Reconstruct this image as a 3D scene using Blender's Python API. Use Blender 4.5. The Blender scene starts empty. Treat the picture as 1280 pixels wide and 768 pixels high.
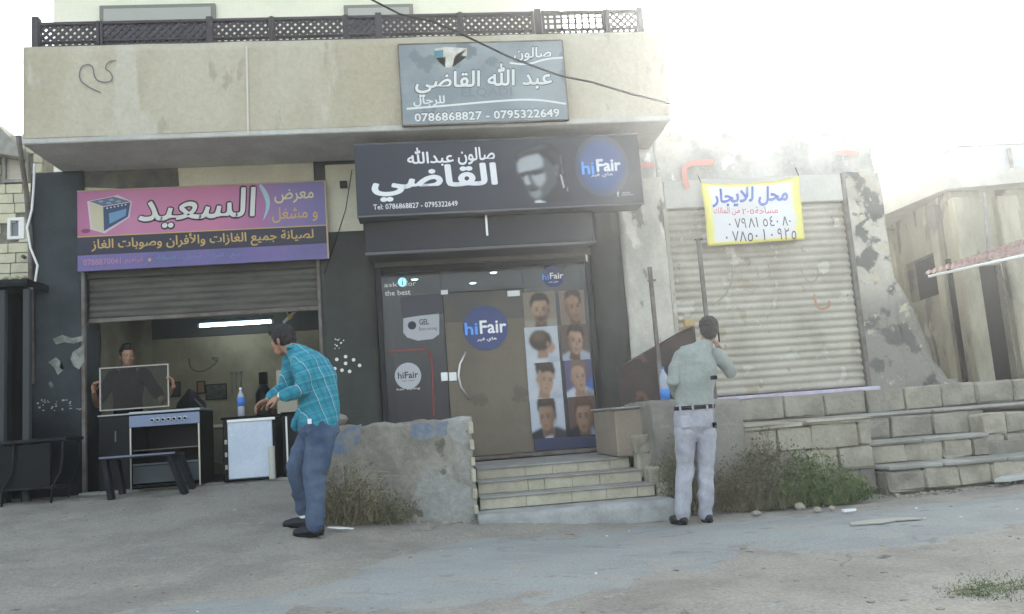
import bpy, bmesh, math, random
from mathutils import Vector, Matrix, noise
random.seed(7)
S = bpy.context.scene
COL = S.collection
R_ = math.radians

# ------------------------------------------------------------------ camera
PITCH, ROLL, YAW, FPX = R_(7.57), R_(4.211), R_(-6.068), 1050.0
CAM = Vector((0, -10, 1.05))
def _rz(a): return Matrix.Rotation(a, 3, 'Z')
CM = _rz(YAW) @ Matrix.Rotation(PITCH, 3, 'X') @ Matrix.Rotation(ROLL, 3, 'Y')   # x right, y forward, z up
cd = bpy.data.cameras.new('camera'); cam = bpy.data.objects.new('camera', cd); COL.objects.link(cam)
rt, fw, up = CM.col[0], CM.col[1], CM.col[2]
m3 = Matrix((rt, up, -fw)).transposed()
cam.matrix_world = Matrix.Translation(CAM) @ m3.to_4x4()
cd.sensor_width = 36; cd.lens = 36 * FPX / 1280; cd.clip_end = 2000; cd.clip_start = 0.05
S.camera = cam

# ------------------------------------------------------------------ light
SUN_EL, SUN_AZ = R_(22), R_(22)          # azimuth from +Y towards +X
w = bpy.data.worlds.new('World'); S.world = w; w.use_nodes = True
nt = w.node_tree; nt.nodes.clear()
sky = nt.nodes.new('ShaderNodeTexSky'); sky.sky_type = 'NISHITA'; sky.sun_disc = False
sky.sun_elevation = SUN_EL; sky.sun_rotation = SUN_AZ; sky.dust_density = 4.0; sky.air_density = 1.0; sky.ozone_density = 1.0
bg = nt.nodes.new('ShaderNodeBackground'); bg.inputs[1].default_value = 0.15
wo = nt.nodes.new('ShaderNodeOutputWorld')
hs = nt.nodes.new('ShaderNodeHueSaturation'); hs.inputs['Saturation'].default_value = .42     # milky white hazy sky
nt.links.new(sky.outputs[0], hs.inputs['Color']); tn = nt.nodes.new('ShaderNodeMix'); tn.data_type = 'RGBA'; tn.blend_type = 'MULTIPLY'; tn.inputs[0].default_value = 1; tn.inputs[7].default_value = (.95, 1, .97, 1)
nt.links.new(hs.outputs[0], tn.inputs[6]); nt.links.new(tn.outputs[2], bg.inputs[0]); nt.links.new(bg.outputs[0], wo.inputs[0])
sl = bpy.data.lights.new('sun', 'SUN'); sl.energy = 3.5; sl.angle = R_(.5); sl.color = (1, .95, .86)
so = bpy.data.objects.new('sun', sl); COL.objects.link(so)
sd = Vector((math.sin(SUN_AZ) * math.cos(SUN_EL), math.cos(SUN_AZ) * math.cos(SUN_EL), math.sin(SUN_EL)))
so.rotation_euler = sd.to_track_quat('Z', 'Y').to_euler()
S.view_settings.view_transform = 'Standard'; S.view_settings.look = 'None'
S.view_settings.gamma = 1; S.view_settings.exposure = 2.15
S.view_settings.use_curve_mapping = False
S.render.engine = 'CYCLES'
S.cycles.max_bounces = 8; S.cycles.use_denoising = True

# ------------------------------------------------------------------ helpers
def P(px, py, Y):
    "where the line of sight of a spot in the photograph meets the vertical plane at depth Y"
    d = CM @ Vector(((px - 640) / FPX, 1, -(py - 384) / FPX)); t = (Y - CAM.y) / d.y
    return CAM + d * t
def sm(a, b, x):
    t = min(1, max(0, (x - a) / (b - a))); return t * t * (3 - 2 * t)
def ground_z(x, y):
    z = .04 + .035 * min(6, max(0, 1.6 - x)) * 1.0
    ramp = sm(.1, -1.2, x)
    t = min(1.0, max(0, (y + 4.4) / 4.0))
    z = z + (0.56 - z) * ramp * (t ** 1.1)
    z += .09 * sm(-3.1, -2.4, y) * sm(2.3, 0, x) * (1 - ramp)
    z += .05 * sm(4.5, 7, x)
    if y < -9: z -= 0.0
    return z
def PG(px, py):
    "where that line of sight meets the ground"
    d = CM @ Vector(((px - 640) / FPX, 1, -(py - 384) / FPX))
    t = 2.0
    while t < 14:
        p = CAM + d * t
        if p.z <= ground_z(p.x, p.y): return Vector((p.x, p.y, ground_z(p.x, p.y)))
        t += .01
    return p
WL = {}
def setp(o, label=None, cat=None, group=None, kind=None):
    if label: o['label'] = label
    if cat: o['category'] = cat
    if group: o['group'] = group
    if kind: o['kind'] = kind
    return o
def thing(name, loc, label, cat, group=None):
    o = bpy.data.objects.new(name, None); COL.objects.link(o); o.location = loc; o.empty_display_size = .1
    WL[o.name] = Vector(loc)
    return setp(o, label, cat, group)
def link(name, me, mats, parent=None, loc=None):
    "mesh in world coordinates (or around loc) becomes an object, child of parent"
    if not isinstance(mats, (list, tuple)): mats = [mats]
    o = bpy.data.objects.new(name, me); COL.objects.link(o)
    if me.materials: pass
    else:
        for m in mats: me.materials.append(m)
    base = Vector((0, 0, 0))
    if parent is not None:
        o.parent = parent; base = WL[parent.name]
    if loc is None:
        c = Vector((0, 0, 0))
        if len(me.vertices):
            n = len(me.vertices)
            xs = [v.co.x for v in me.vertices]; ys = [v.co.y for v in me.vertices]; zs = [v.co.z for v in me.vertices]
            c = Vector(((min(xs) + max(xs)) / 2, (min(ys) + max(ys)) / 2, min(zs)))
        me.transform(Matrix.Translation(-c)); loc = c
    loc = Vector(loc)
    o.location = loc - base; WL[o.name] = loc
    return o
def fin(bm, name, mats, parent=None, smooth=False, label=None, cat=None, group=None, kind=None):
    me = bpy.data.meshes.new(name)
    bmesh.ops.recalc_face_normals(bm, faces=bm.faces)
    bm.to_mesh(me); bm.free()
    if smooth:
        for p in me.polygons: p.use_smooth = True
    return setp(link(name, me, mats, parent), label, cat, group, kind)
def box(bm, x0, x1, y0, y1, z0, z1, bev=0, mi=0):
    vs = [bm.verts.new((x, y, z)) for x in (x0, x1) for y in (y0, y1) for z in (z0, z1)]
    fs = [bm.faces.new([vs[i] for i in q]) for q in ((0, 1, 3, 2), (4, 6, 7, 5), (0, 4, 5, 1), (2, 3, 7, 6), (0, 2, 6, 4), (1, 5, 7, 3))]
    for f in fs: f.material_index = mi
    if bev:
        es = list({e for f in fs for e in f.edges})
        bmesh.ops.bevel(bm, geom=es, offset=bev, segments=1, affect='EDGES')
    return vs
def bx(name, x0, x1, y0, y1, z0, z1, mat, parent=None, bev=.006, **k):
    bm = bmesh.new(); box(bm, min(x0, x1), max(x0, x1), min(y0, y1), max(y0, y1), min(z0, z1), max(z0, z1), bev)
    return fin(bm, name, mat, parent, **k)
def tube(bm, pts, r, n=8, mi=0):
    "round bar along points; r a number or a list"
    pts = [Vector(p) for p in pts]; rings = []
    for i, p in enumerate(pts):
        t = (pts[min(i + 1, len(pts) - 1)] - pts[max(i - 1, 0)]).normalized()
        a = t.orthogonal().normalized() if i == 0 else (pa - t * pa.dot(t)).normalized()
        pa = a; b = t.cross(a); rr = r[i] if isinstance(r, (list, tuple)) else r
        rings.append([bm.verts.new(p + a * rr * math.cos(2 * math.pi * k / n) + b * rr * math.sin(2 * math.pi * k / n)) for k in range(n)])
    for i in range(len(rings) - 1):
        for k in range(n):
            f = bm.faces.new((rings[i][k], rings[i][(k + 1) % n], rings[i + 1][(k + 1) % n], rings[i + 1][k])); f.material_index = mi
    bm.faces.new(rings[0][::-1]).material_index = mi; bm.faces.new(rings[-1]).material_index = mi
def tb(name, pts, r, mat, parent=None, n=8, **k):
    bm = bmesh.new(); tube(bm, pts, r, n); return fin(bm, name, mat, parent, smooth=True, **k)
def prism(bm, pts, y0, y1):
    "outline of (x, z) points given depth from y0 to y1"
    a = [bm.verts.new((x, y0, z)) for x, z in pts]; b = [bm.verts.new((x, y1, z)) for x, z in pts]
    n = len(pts); bm.faces.new(a); bm.faces.new(b[::-1])
    for i in range(n): bm.faces.new((a[i], b[i], b[(i + 1) % n], a[(i + 1) % n]))
def lathe(bm, c, prof, n=16):
    rings = []
    for r, z in prof:
        rings.append([bm.verts.new((c[0] + r * math.cos(2 * math.pi * k / n), c[1] + r * math.sin(2 * math.pi * k / n), c[2] + z)) for k in range(n)])
    for i in range(len(rings) - 1):
        for k in range(n): bm.faces.new((rings[i][k], rings[i][(k + 1) % n], rings[i + 1][(k + 1) % n], rings[i + 1][k]))
    bm.faces.new(rings[0][::-1]); bm.faces.new(rings[-1])
def blk(name, x0, x1, y0, y1, z0, z1, mat, parent, bev=.012, jit=.006, **k):
    "one rough stone block with its own edges"
    bm = bmesh.new(); box(bm, x0, x1, y0, y1, z0, z1, bev)
    for v in bm.verts: v.co += Vector((random.uniform(-jit, jit) * .6, random.uniform(-jit, jit) * 1.6, random.uniform(-jit, jit) * .6))
    return fin(bm, name, mat, parent, **k)
def rough_box(name, x0, x1, y0, y1, z0, z1, mat, parent, amp=.01, step=.05, sc=3.0, topf=None, **k):
    "masonry mass whose faces are uneven plaster; topf(x) may lower its top"
    bm = bmesh.new()
    nx = max(2, int((x1 - x0) / step)); nz = max(2, int((z1 - z0) / step)); ny = max(2, int((y1 - y0) / step))
    bmesh.ops.create_grid
    def grid(f, a, b):
        vs = [[bm.verts.new(f(i / a, j / b)) for j in range(b + 1)] for i in range(a + 1)]
        for i in range(a):
            for j in range(b): bm.faces.new((vs[i][j], vs[i + 1][j], vs[i + 1][j + 1], vs[i][j + 1]))
    L = lambda p, q, t: p + (q - p) * t
    T = (lambda x: z1) if topf is None else topf
    grid(lambda s, t: Vector((L(x0, x1, s), y0, L(z0, T(L(x0, x1, s)), t))), nx, nz)
    grid(lambda s, t: Vector((L(x0, x1, s), y1, L(z0, T(L(x0, x1, s)), t))), nx, nz)
    grid(lambda s, t: Vector((x0, L(y0, y1, s), L(z0, T(x0), t))), ny, nz)
    grid(lambda s, t: Vector((x1, L(y0, y1, s), L(z0, T(x1), t))), ny, nz)
    grid(lambda s, t: Vector((L(x0, x1, s), L(y0, y1, t), T(L(x0, x1, s)))), nx, ny)
    bmesh.ops.remove_doubles(bm, verts=bm.verts, dist=1e-4)
    for v in bm.verts:
        n = noise.noise_vector(v.co * sc) * amp + noise.noise_vector(v.co * sc * 4) * amp * .4
        if v.co.z < z0 + .01: n.z = 0
        v.co += n
    return fin(bm, name, mat, parent, smooth=True, **k)

# ------------------------------------------------------------------ materials
def lin(c):
    return tuple((x / 255 / 12.92 if x / 255 <= .04045 else ((x / 255 + .055) / 1.055) ** 2.4) for x in c)
def nodes(name):
    m = bpy.data.materials.new(name); m.use_nodes = True; t = m.node_tree
    return m, t, t.nodes['Principled BSDF'], t.nodes.new, t.links.new
def mk(name, c, c2=None, scale=6, stretch=(1, 1, 1), rough=.8, bump=.15, bscale=40, metal=0, fine=.12, spots=None, edge=None, grad=None, spec=.3, cracks=None):
    """procedural material: colour c with patches of c2, fine grain, optional spots (colour, scale, threshold)
    and grad (colour, z0, z1): a paint coat that ends unevenly between two heights"""
    m, t, b, N, L = nodes(name)
    tc = N('ShaderNodeNewGeometry')
    mp = N('ShaderNodeVectorMath'); mp.operation = 'MULTIPLY'; mp.inputs[1].default_value = stretch
    L(tc.outputs['Position'], mp.inputs[0])
    def nz(s, det=6, r=.6, vec=None):
        n = N('ShaderNodeTexNoise'); n.inputs['Scale'].default_value = s; n.inputs['Detail'].default_value = det; n.inputs['Roughness'].default_value = r
        L(vec or mp.outputs[0], n.inputs['Vector']); return n.outputs['Fac']
    def ramp(f, a, bb):
        r = N('ShaderNodeMapRange'); r.interpolation_type = 'SMOOTHSTEP'; r.inputs[1].default_value = a; r.inputs[2].default_value = bb; L(f, r.inputs[0]); return r.outputs[0]
    def mix(f, a, bb):
        x = N('ShaderNodeMix'); x.data_type = 'RGBA'
        if isinstance(f, float): x.inputs[0].default_value = f
        else: L(f, x.inputs[0])
        for k, v in ((6, a), (7, bb)):
            if isinstance(v, tuple): x.inputs[k].default_value = (*v[:3], 1)
            else: L(v, x.inputs[k])
        return x.outputs[2]
    col = tuple(c)
    if c2: col = mix(ramp(nz(scale), .38, .64), tuple(c), tuple(c2))
    if grad:
        sep = N('ShaderNodeSeparateXYZ'); L(tc.outputs['Position'], sep.inputs[0])
        ad = N('ShaderNodeMath'); ad.operation = 'MULTIPLY_ADD'; L(nz(2.2), ad.inputs[0]); ad.inputs[1].default_value = (grad[2] - grad[1]) * 1.0; L(sep.outputs[2], ad.inputs[2])
        col = mix(ramp(ad.outputs[0], grad[2] + .25, grad[1] + .25), col, grad[0])
    if spots:
        for (sc_, ssc, th) in spots:
            col = mix(ramp(nz(ssc, 5, .55), th, th + .05), col, sc_)
    if cracks:
        vo = N('ShaderNodeTexVoronoi'); vo.feature = 'DISTANCE_TO_EDGE'; vo.inputs['Scale'].default_value = cracks[0]
        wn = N('ShaderNodeTexNoise'); wn.inputs['Scale'].default_value = cracks[0] * 2.5; wn.inputs['Detail'].default_value = 5; L(tc.outputs['Position'], wn.inputs['Vector'])
        va = N('ShaderNodeVectorMath'); va.operation = 'MULTIPLY_ADD'; L(wn.outputs['Color'], va.inputs[0]); va.inputs[1].default_value = (.5 / cracks[0],) * 3; L(tc.outputs['Position'], va.inputs[2])
        L(va.outputs[0], vo.inputs['Vector'])
        f1 = ramp(vo.outputs['Distance'], .022, .0); f2 = ramp(nz(1.3), .55, .66)
        mm = N('ShaderNodeMath'); mm.operation = 'MULTIPLY'; L(f1, mm.inputs[0]); L(f2, mm.inputs[1])
        col = mix(mm.outputs[0], col, cracks[1])
    if fine:
        g = nz(bscale * 1.3, 8, .75, tc.outputs['Position'])
        mr = N('ShaderNodeMapRange'); mr.inputs[1].default_value = .3; mr.inputs[2].default_value = .7
        mr.inputs[3].default_value = 1 - fine; mr.inputs[4].default_value = 1 + fine; L(g, mr.inputs[0])
        vm = N('ShaderNodeVectorMath'); vm.operation = 'SCALE'
        if isinstance(col, tuple): vm.inputs[0].default_value = col[:3]
        else: L(col, vm.inputs[0])
        L(mr.outputs[0], vm.inputs['Scale']); col = vm.outputs[0]
    if isinstance(col, tuple): b.inputs['Base Color'].default_value = (*col[:3], 1)
    else: L(col, b.inputs['Base Color'])
    b.inputs['Roughness'].default_value = rough; b.inputs['Metallic'].default_value = metal
    b.inputs['Specular IOR Level'].default_value = spec
    if bump:
        bp = N('ShaderNodeBump'); bp.inputs['Strength'].default_value = bump; bp.inputs['Distance'].default_value = .02
        L(nz(bscale, 8, .65, tc.outputs['Position']), bp.inputs['Height']); L(bp.outputs[0], b.inputs['Normal'])
    return m
def flat(name, c, rough=.5, **k):
    return mk(name, c, rough=rough, bump=0, fine=.05, **k)
def emit(name, c, s):
    m, t, b, N, L = nodes(name)
    b.inputs['Base Color'].default_value = (*c, 1); b.inputs['Emission Color'].default_value = (*c, 1); b.inputs['Emission Strength'].default_value = s
    return m
def glass(name, tint, alpha_like=.25, rough=.03):
    "thin pane: mostly see-through, part coated film, with a mirror sheen"
    m, t, b, N, L = nodes(name)
    tr = N('ShaderNodeBsdfTransparent'); tr.inputs[0].default_value = (.82, .84, .86, 1)
    b.inputs['Base Color'].default_value = (*tint, 1); b.inputs['Roughness'].default_value = rough; b.inputs['Specular IOR Level'].default_value = .6
    mx = N('ShaderNodeMixShader'); mx.inputs[0].default_value = alpha_like
    L(b.outputs[0], mx.inputs[1]); L(tr.outputs[0], mx.inputs[2])
    o = t.nodes['Material Output']; L(mx.outputs[0], o.inputs[0]); return m

M = {}
M['parapet'] = mk('aged beige render', (.47, .43, .335), (.405, .36, .265), 1.1, (1, 1, .35), bump=.4, bscale=16, spots=[((.49, .46, .38), 1.5, .57), ((.37, .335, .26), 4.2, .62)], fine=.12)
M['soffit'] = mk('grey concrete soffit', (.52, .515, .48), (.42, .415, .39), 1.6, bump=.3, bscale=14)
M['concrete'] = mk('weathered concrete', (.34, .33, .30), (.24, .23, .21), 2.2, bump=.35, bscale=22)
M['pillar_dark'] = mk('dark slate painted render', (.058, .066, .072), (.042, .048, .054), 2, bump=.3, bscale=25, spec=.15, grad=((.006, .008, .012), 1.2, 1.9), spots=[((.2, .2, .19), 3.4, .665)])
M['pillar_mid'] = mk('dark olive grey painted render', (.052, .057, .052), (.04, .043, .041), 2, spec=.15, bump=.15, bscale=25)
M['cream'] = mk('cream painted render', (.62, .59, .46), (.55, .52, .40), 2, bump=.1)
M['upper'] = mk('pale cream upper wall', (.75, .73, .60), (.68, .66, .54), 1, bump=.05)
M['wood_dark'] = mk('dark brown varnished lattice wood', (.055, .043, .05), (.04, .03, .035), 5, rough=.5, bump=.1)
M['frame_dark'] = mk('charcoal window frame', (.018, .019, .024), spec=.15, rough=.45, bump=.05)
M['plaster_pale'] = mk('pale peeling plaster', (.56, .53, .46), (.42, .40, .35), 1.7, (1, 1, .5), bump=.4, bscale=16, spots=[((.24, .22, .19), 3.1, .61), ((.66, .63, .56), 2.2, .63)])
M['plaster_right'] = mk('whitewashed stone fascia', (.52, .51, .475), (.31, .305, .29), 1.5, bump=.6, bscale=14, spots=[((.72, .72, .70), 3.3, .6)])
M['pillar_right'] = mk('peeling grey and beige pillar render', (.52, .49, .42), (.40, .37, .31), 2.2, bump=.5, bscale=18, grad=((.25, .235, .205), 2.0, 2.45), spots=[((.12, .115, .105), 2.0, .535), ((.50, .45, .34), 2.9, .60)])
M['stone'] = mk('pale limestone block', (.38, .345, .275), (.27, .245, .20), 3.5, bump=.9, bscale=20)
M['stone2'] = mk('grey weathered limestone block', (.32, .295, .24), (.22, .20, .168), 3.5, bump=.9, bscale=20)
M['stone3'] = mk('dark stained limestone block', (.24, .222, .19), (.15, .14, .12), 3.5, bump=.8, bscale=20)
M['step'] = mk('cream limestone step slab', (.46, .425, .33), (.37, .34, .26), 4, rough=.6, bump=.2, bscale=25, spots=[((.24, .22, .18), 5, .66)])
M['tread'] = mk('dusty grey step tread', (.33, .32, .30), (.25, .24, .22), 4, bump=.2)
M['mortar'] = mk('dusty mortar joint', (.27, .25, .21), (.19, .175, .145), 6, bump=.3)
M['lowwall'] = mk('cement rendered rubble wall', (.285, .27, .235), (.20, .185, .155), 2.0, bump=.9, bscale=13, fine=.25, spots=[((.31, .305, .285), 1.5, .55), ((.14, .125, .10), 5.5, .62)])
M['asphalt'] = mk('dusty worn asphalt', (.285, .298, .292), (.245, .256, .252), 1.1, (1, 1.8, 1), rough=.9, bump=.6, bscale=55, fine=.28, spots=[((.29, .285, .268), 1.6, .53), ((.215, .215, .205), 3.9, .62)], cracks=(.8, (.20, .20, .195)))
M['dirt'] = mk('packed dusty earth and broken cement', (.29, .27, .238), (.225, .208, .184), 1.6, bump=.9, bscale=34, fine=.32, cracks=(1.1, (.165, .155, .14)), spots=[((.10, .085, .075), 6, .68), ((.30, .29, .27), 4.2, .66)])
M['slat'] = mk('grey beige shutter metal', (.47, .44, .37), (.36, .33, .27), 1.5, (1, 1, .8), rough=.6, bump=.1, spots=[((.38, .33, .25), 2.1, .56), ((.52, .50, .44), 3, .58), ((.30, .25, .19), 5.5, .64)])
M['slat_dark'] = mk('grimy grey brown shutter metal', (.105, .10, .085), (.07, .066, .058), 2, (1, 1, 4), rough=.55, bump=.06)
M['lilac'] = mk('lilac painted sill', (.55, .50, .62), (.45, .41, .5), 5)
M['steel'] = mk('grey painted steel', (.16, .15, .14), (.12, .09, .07), 6, rough=.6, bump=.1)
M['rust'] = mk('rusty brown steel sheet', (.05, .03, .026), (.03, .021, .02), 3, rough=.6, bump=.15, spots=[((.10, .055, .04), 4, .62)])
M['alu'] = flat('brushed aluminium', (.6, .6, .6), .3, metal=.9)
M['white'] = flat('matt white', (.78, .78, .78), .5)
M['offwhite'] = flat('off white print', (.72, .72, .68), .5)
M['black'] = flat('matt black', (.004, .004, .005), .6, spec=.1)
M['black_gloss'] = mk('black enamel', (.004, .005, .007), rough=.35, bump=0, fine=.03, spec=.16)
M['bluegrey'] = flat('blue grey enamel', (.18, .22, .33), .35)
M['interior'] = mk('stained ochre shop wall', (.30, .275, .19), (.20, .18, .12), 1.4, bump=.15)
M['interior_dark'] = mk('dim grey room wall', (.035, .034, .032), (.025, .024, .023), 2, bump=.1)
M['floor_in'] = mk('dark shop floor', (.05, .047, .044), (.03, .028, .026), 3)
M['signblack'] = mk('black sign vinyl', (.026, .031, .046), rough=.45, bump=0, fine=.03, spec=.2)
M['red'] = flat('faded red spray paint', (.60, .27, .23), .7)

# ------------------------------------------------------------------ lettering
FORMS = dict(zip('اأإآبةتثجحخدذرزسشصضطظعغفقكلمنهويى', (
 (0xFE8D, 2), (0xFE83, 2), (0xFE87, 2), (0xFE81, 2), (0xFE8F, 4), (0xFE93, 2), (0xFE95, 4), (0xFE99, 4), (0xFE9D, 4), (0xFEA1, 4), (0xFEA5, 4),
 (0xFEA9, 2), (0xFEAB, 2), (0xFEAD, 2), (0xFEAF, 2), (0xFEB1, 4), (0xFEB5, 4), (0xFEB9, 4), (0xFEBD, 4), (0xFEC1, 4), (0xFEC5, 4), (0xFEC9, 4),
 (0xFECD, 4), (0xFED1, 4), (0xFED5, 4), (0xFED9, 4), (0xFEDD, 4), (0xFEE1, 4), (0xFEE5, 4), (0xFEE9, 4), (0xFEED, 2), (0xFEF1, 4), (0xFEEF, 2))))
LA = {'ا': 0xFEFB, 'أ': 0xFEF7, 'إ': 0xFEF9, 'آ': 0xFEF5}
def shape_arabic(s):
    out = []; i = 0; prev = False                            # prev: the letter before joins forward
    while i < len(s):
        ch = s[i]
        if s[i:i + 4] == 'الله': out.append('\uFDF2'); prev = False; i += 4; continue
        if ch not in FORMS: out.append(ch); prev = False; i += 1; continue
        if ch == 'ل' and i + 1 < len(s) and s[i + 1] in LA:
            out.append(chr(LA[s[i + 1]] + (1 if prev else 0))); prev = False; i += 2; continue
        base, n = FORMS[ch]; nxt = i + 1 < len(s) and s[i + 1] in FORMS
        if n == 2: out.append(chr(base + (1 if prev else 0))); prev = False
        else:
            k = (3 if nxt else 1) if prev else (2 if nxt else 0)
            out.append(chr(base + k)); prev = nxt
        i += 1
    return ''.join(reversed(out))
def text_mesh(s, bold=0.0, shear=0.0, spacing=1.0):
    if '\u0668' in s:                                          # digit eight is the digit seven turned upside down
        bm = bmesh.new(); x = 0
        for ch in s:
            me = text_mesh('\u0667' if ch == '\u0668' else ch, 0, 0, spacing)
            ys = [v.co.y for v in me.vertices]; hi, lo = max(ys), min(ys)
            for v in me.vertices:
                if ch == '\u0668': v.co.y = hi + lo - v.co.y
                v.co.x += x + shear * v.co.y
            bm.from_mesh(me); x += .60
        me = bpy.data.meshes.new('lettering'); bm.to_mesh(me); bm.free(); return me
    c = bpy.data.curves.new('lettering', 'FONT'); c.body = s; c.shear = shear; c.resolution_u = 2
    c.space_character = spacing
    o = bpy.data.objects.new('lettering', c); COL.objects.link(o)
    dg = bpy.context.evaluated_depsgraph_get()
    me = bpy.data.meshes.new_from_object(o.evaluated_get(dg)); bpy.data.objects.remove(o); bpy.data.curves.remove(c)
    me.materials.clear()
    if bold:                                                  # heavier strokes: the same glyphs laid eight times round themselves
        bm = bmesh.new(); bm.from_mesh(me); base = list(bm.verts) + list(bm.edges) + list(bm.faces)
        for k in range(8):
            r = bmesh.ops.duplicate(bm, geom=base)
            dv = Vector((bold * math.cos(k * math.pi / 4), bold * math.sin(k * math.pi / 4), -.004 * (k + 1)))
            for v in r['geom']:
                if isinstance(v, bmesh.types.BMVert): v.co += dv
        bm.to_mesh(me); bm.free()
    return me
TRI = set('ابتثجحخدذرزسشصضطظعغفقكلمنهويىةأإآ')
def text(s, a, b, hz, Y, mat, parent, bold=.0, shear=0, warp=None, name='lettering', tilt=0.0, spacing=1.0, **k):
    "lettering printed between pixel a and pixel b (its left and right middles) on the plane Y, hz metres tall"
    if any(ch in TRI for ch in s): s = shape_arabic(s)
    A, B = P(*a, Y), P(*b, Y)
    return text3(s, A.x, B.x, (A.z + B.z) / 2, hz, Y, mat, parent, bold, shear, warp, name, tilt, spacing)
def text3(s, x0, x1, zc, hz, Y, mat, parent, bold=0, shear=0, warp=None, name='lettering', tilt=0.0, spacing=1.0):
    me = text_mesh(s, bold, shear, spacing)
    xs = [v.co.x for v in me.vertices]; ys = [v.co.y for v in me.vertices]
    ax, bx_, ay, by = min(xs), max(xs), min(ys), max(ys)
    for v in me.vertices:
        u = (v.co.x - ax) / (bx_ - ax); t = (v.co.y - ay) / (by - ay) - .5
        x = x0 + (x1 - x0) * u; z = zc + t * hz + tilt * (u - .5)
        y = Y - v.co.z * .03 + (warp(x, z) if warp else 0)
        v.co = (x, y, z)
    return link(name, me, mat, parent)
def poly(name, pts, Y, mat, parent, th=.0015, warp=None, **k):
    "flat print traced in pixels, laid on the plane Y"
    q = [P(*p, Y) for p in pts]
    bm = bmesh.new(); prism(bm, [(v.x, v.z) for v in q], Y, Y + th)
    bmesh.ops.triangulate(bm, faces=[f for f in bm.faces if len(f.verts) > 4])
    if warp:
        for v in bm.verts: v.co.y += warp(v.co.x, v.co.z)
    return fin(bm, name, mat, parent, **k)
def disc(name, c, r, Y, mat, parent, rz=None, n=28, **k):
    C = P(*c, Y); rz = rz or r
    bm = bmesh.new(); prism(bm, [(C.x + r * math.cos(a * 2 * math.pi / n), C.z + rz * math.sin(a * 2 * math.pi / n)) for a in range(n)], Y, Y + .0015)
    return fin(bm, name, mat, parent, **k)
def ribbon(bm, pts, w, Y, th=.0015):
    q = [P(*p, Y) for p in pts]
    for i in range(len(q) - 1):
        d = (q[i + 1] - q[i]); d.y = 0; n = Vector((-d.z, 0, d.x)).normalized()
        w0 = w[i] if isinstance(w, list) else w; w1 = w[i + 1] if isinstance(w, list) else w
        a = [q[i] + n * w0 / 2, q[i + 1] + n * w1 / 2, q[i + 1] - n * w1 / 2, q[i] - n * w0 / 2]
        vs = [bm.verts.new((v.x, Y, v.z)) for v in a]; bm.faces.new(vs)
def stroke(name, pts, w, Y, mat, parent, smooth=3, **k):
    for _ in range(smooth):
        o = [pts[0]]
        for i in range(len(pts) - 1):
            p, q = pts[i], pts[i + 1]
            o += [(p[0] * .75 + q[0] * .25, p[1] * .75 + q[1] * .25), (p[0] * .25 + q[0] * .75, p[1] * .25 + q[1] * .75)]
        pts = o + [pts[-1]]
    bm = bmesh.new(); ribbon(bm, pts, w, Y); return fin(bm, name, mat, parent, **k)

# ================================================================== GROUND
def axis(lo, hi, f0, f1, st):
    xs = []; x = f0
    while x <= f1: xs.append(x); x += st
    s = st; x = f1
    while x < hi: s *= 1.35; x += s; xs.append(min(x, hi))
    s = st; x = f0
    while x > lo: s *= 1.35; x -= s; xs.insert(0, max(x, lo))
    return xs
def sheet(name, xs, ys, zf, keep, mat, **k):
    bm = bmesh.new(); g = {}
    for i, x in enumerate(xs):
        for j, y in enumerate(ys):
            g[i, j] = bm.verts.new((x, y, zf(x, y)))
    for i in range(len(xs) - 1):
        for j in range(len(ys) - 1):
            if keep(xs[i], ys[j]): bm.faces.new((g[i, j], g[i + 1, j], g[i + 1, j + 1], g[i, j + 1]))
    bmesh.ops.delete(bm, geom=[v for v in bm.verts if not v.link_faces], context='VERTS')
    o = fin(bm, name, mat, None, smooth=True, kind='structure'); return o
def gz_dirt(x, y):
    z = ground_z(x, y) if abs(x) < 20 and y > -20 else .15
    v = Vector((x, y, 0)); a = 1 if (abs(x) < 9 and -9 < y < 1) else 0
    return z + a * (.018 * noise.noise(v * 1.7) + .014 * noise.noise(v * 5) + .008 * noise.noise(v * 14))
sheet('ground', axis(-300, 300, -7, 8, .06), axis(-300, 300, -8, 1, .06), lambda x, y: gz_dirt(x, y) - (.03 if y > .2 else 0), lambda x, y: True, M['dirt'])
def road_far(x):
    e = -4.55 + (2.05) * sm(-1.2, .35, x) + .1 * sm(1, 3, x)
    return e + .16 * noise.noise(Vector((x * 1.3, 3, 0))) * (1 if x < .3 else .5) + .05 * noise.noise(Vector((x * 6, 9, 0)))
def road_near(x):
    return -5.75 + .95 * sm(0, 2.2, x) + .3 * sm(3, 6, x) + .25 * noise.noise(Vector((x * 1.1, 8, 0))) + .1 * noise.noise(Vector((x * 5, 1, 0)))
def gz_road(x, y):
    v = Vector((x, y, 0)); e = min(road_far(x) - y, y - road_near(x))
    return ground_z(x, y) + .026 + .006 * noise.noise(v * 1.2) + .003 * noise.noise(v * 7) - .045 * (1 - min(1, max(0, e / .9)))
def road_keep(x, y): return road_near(x) - .05 < y < road_far(x) + .05
sheet('road', axis(-60, 60, -6, 7, .05), [-6.6 + .05 * i for i in range(96)], gz_road, road_keep, M['asphalt'])

# ================================================================== TWO STOREY BUILDING
B1 = thing('shop_building', (-.6, 0, .5), 'beige two storey building with lattice railed balcony above the oven shop and the barber shop', 'building')
PX0, PX1 = -4.12, 2.96                 # balcony ends
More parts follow.
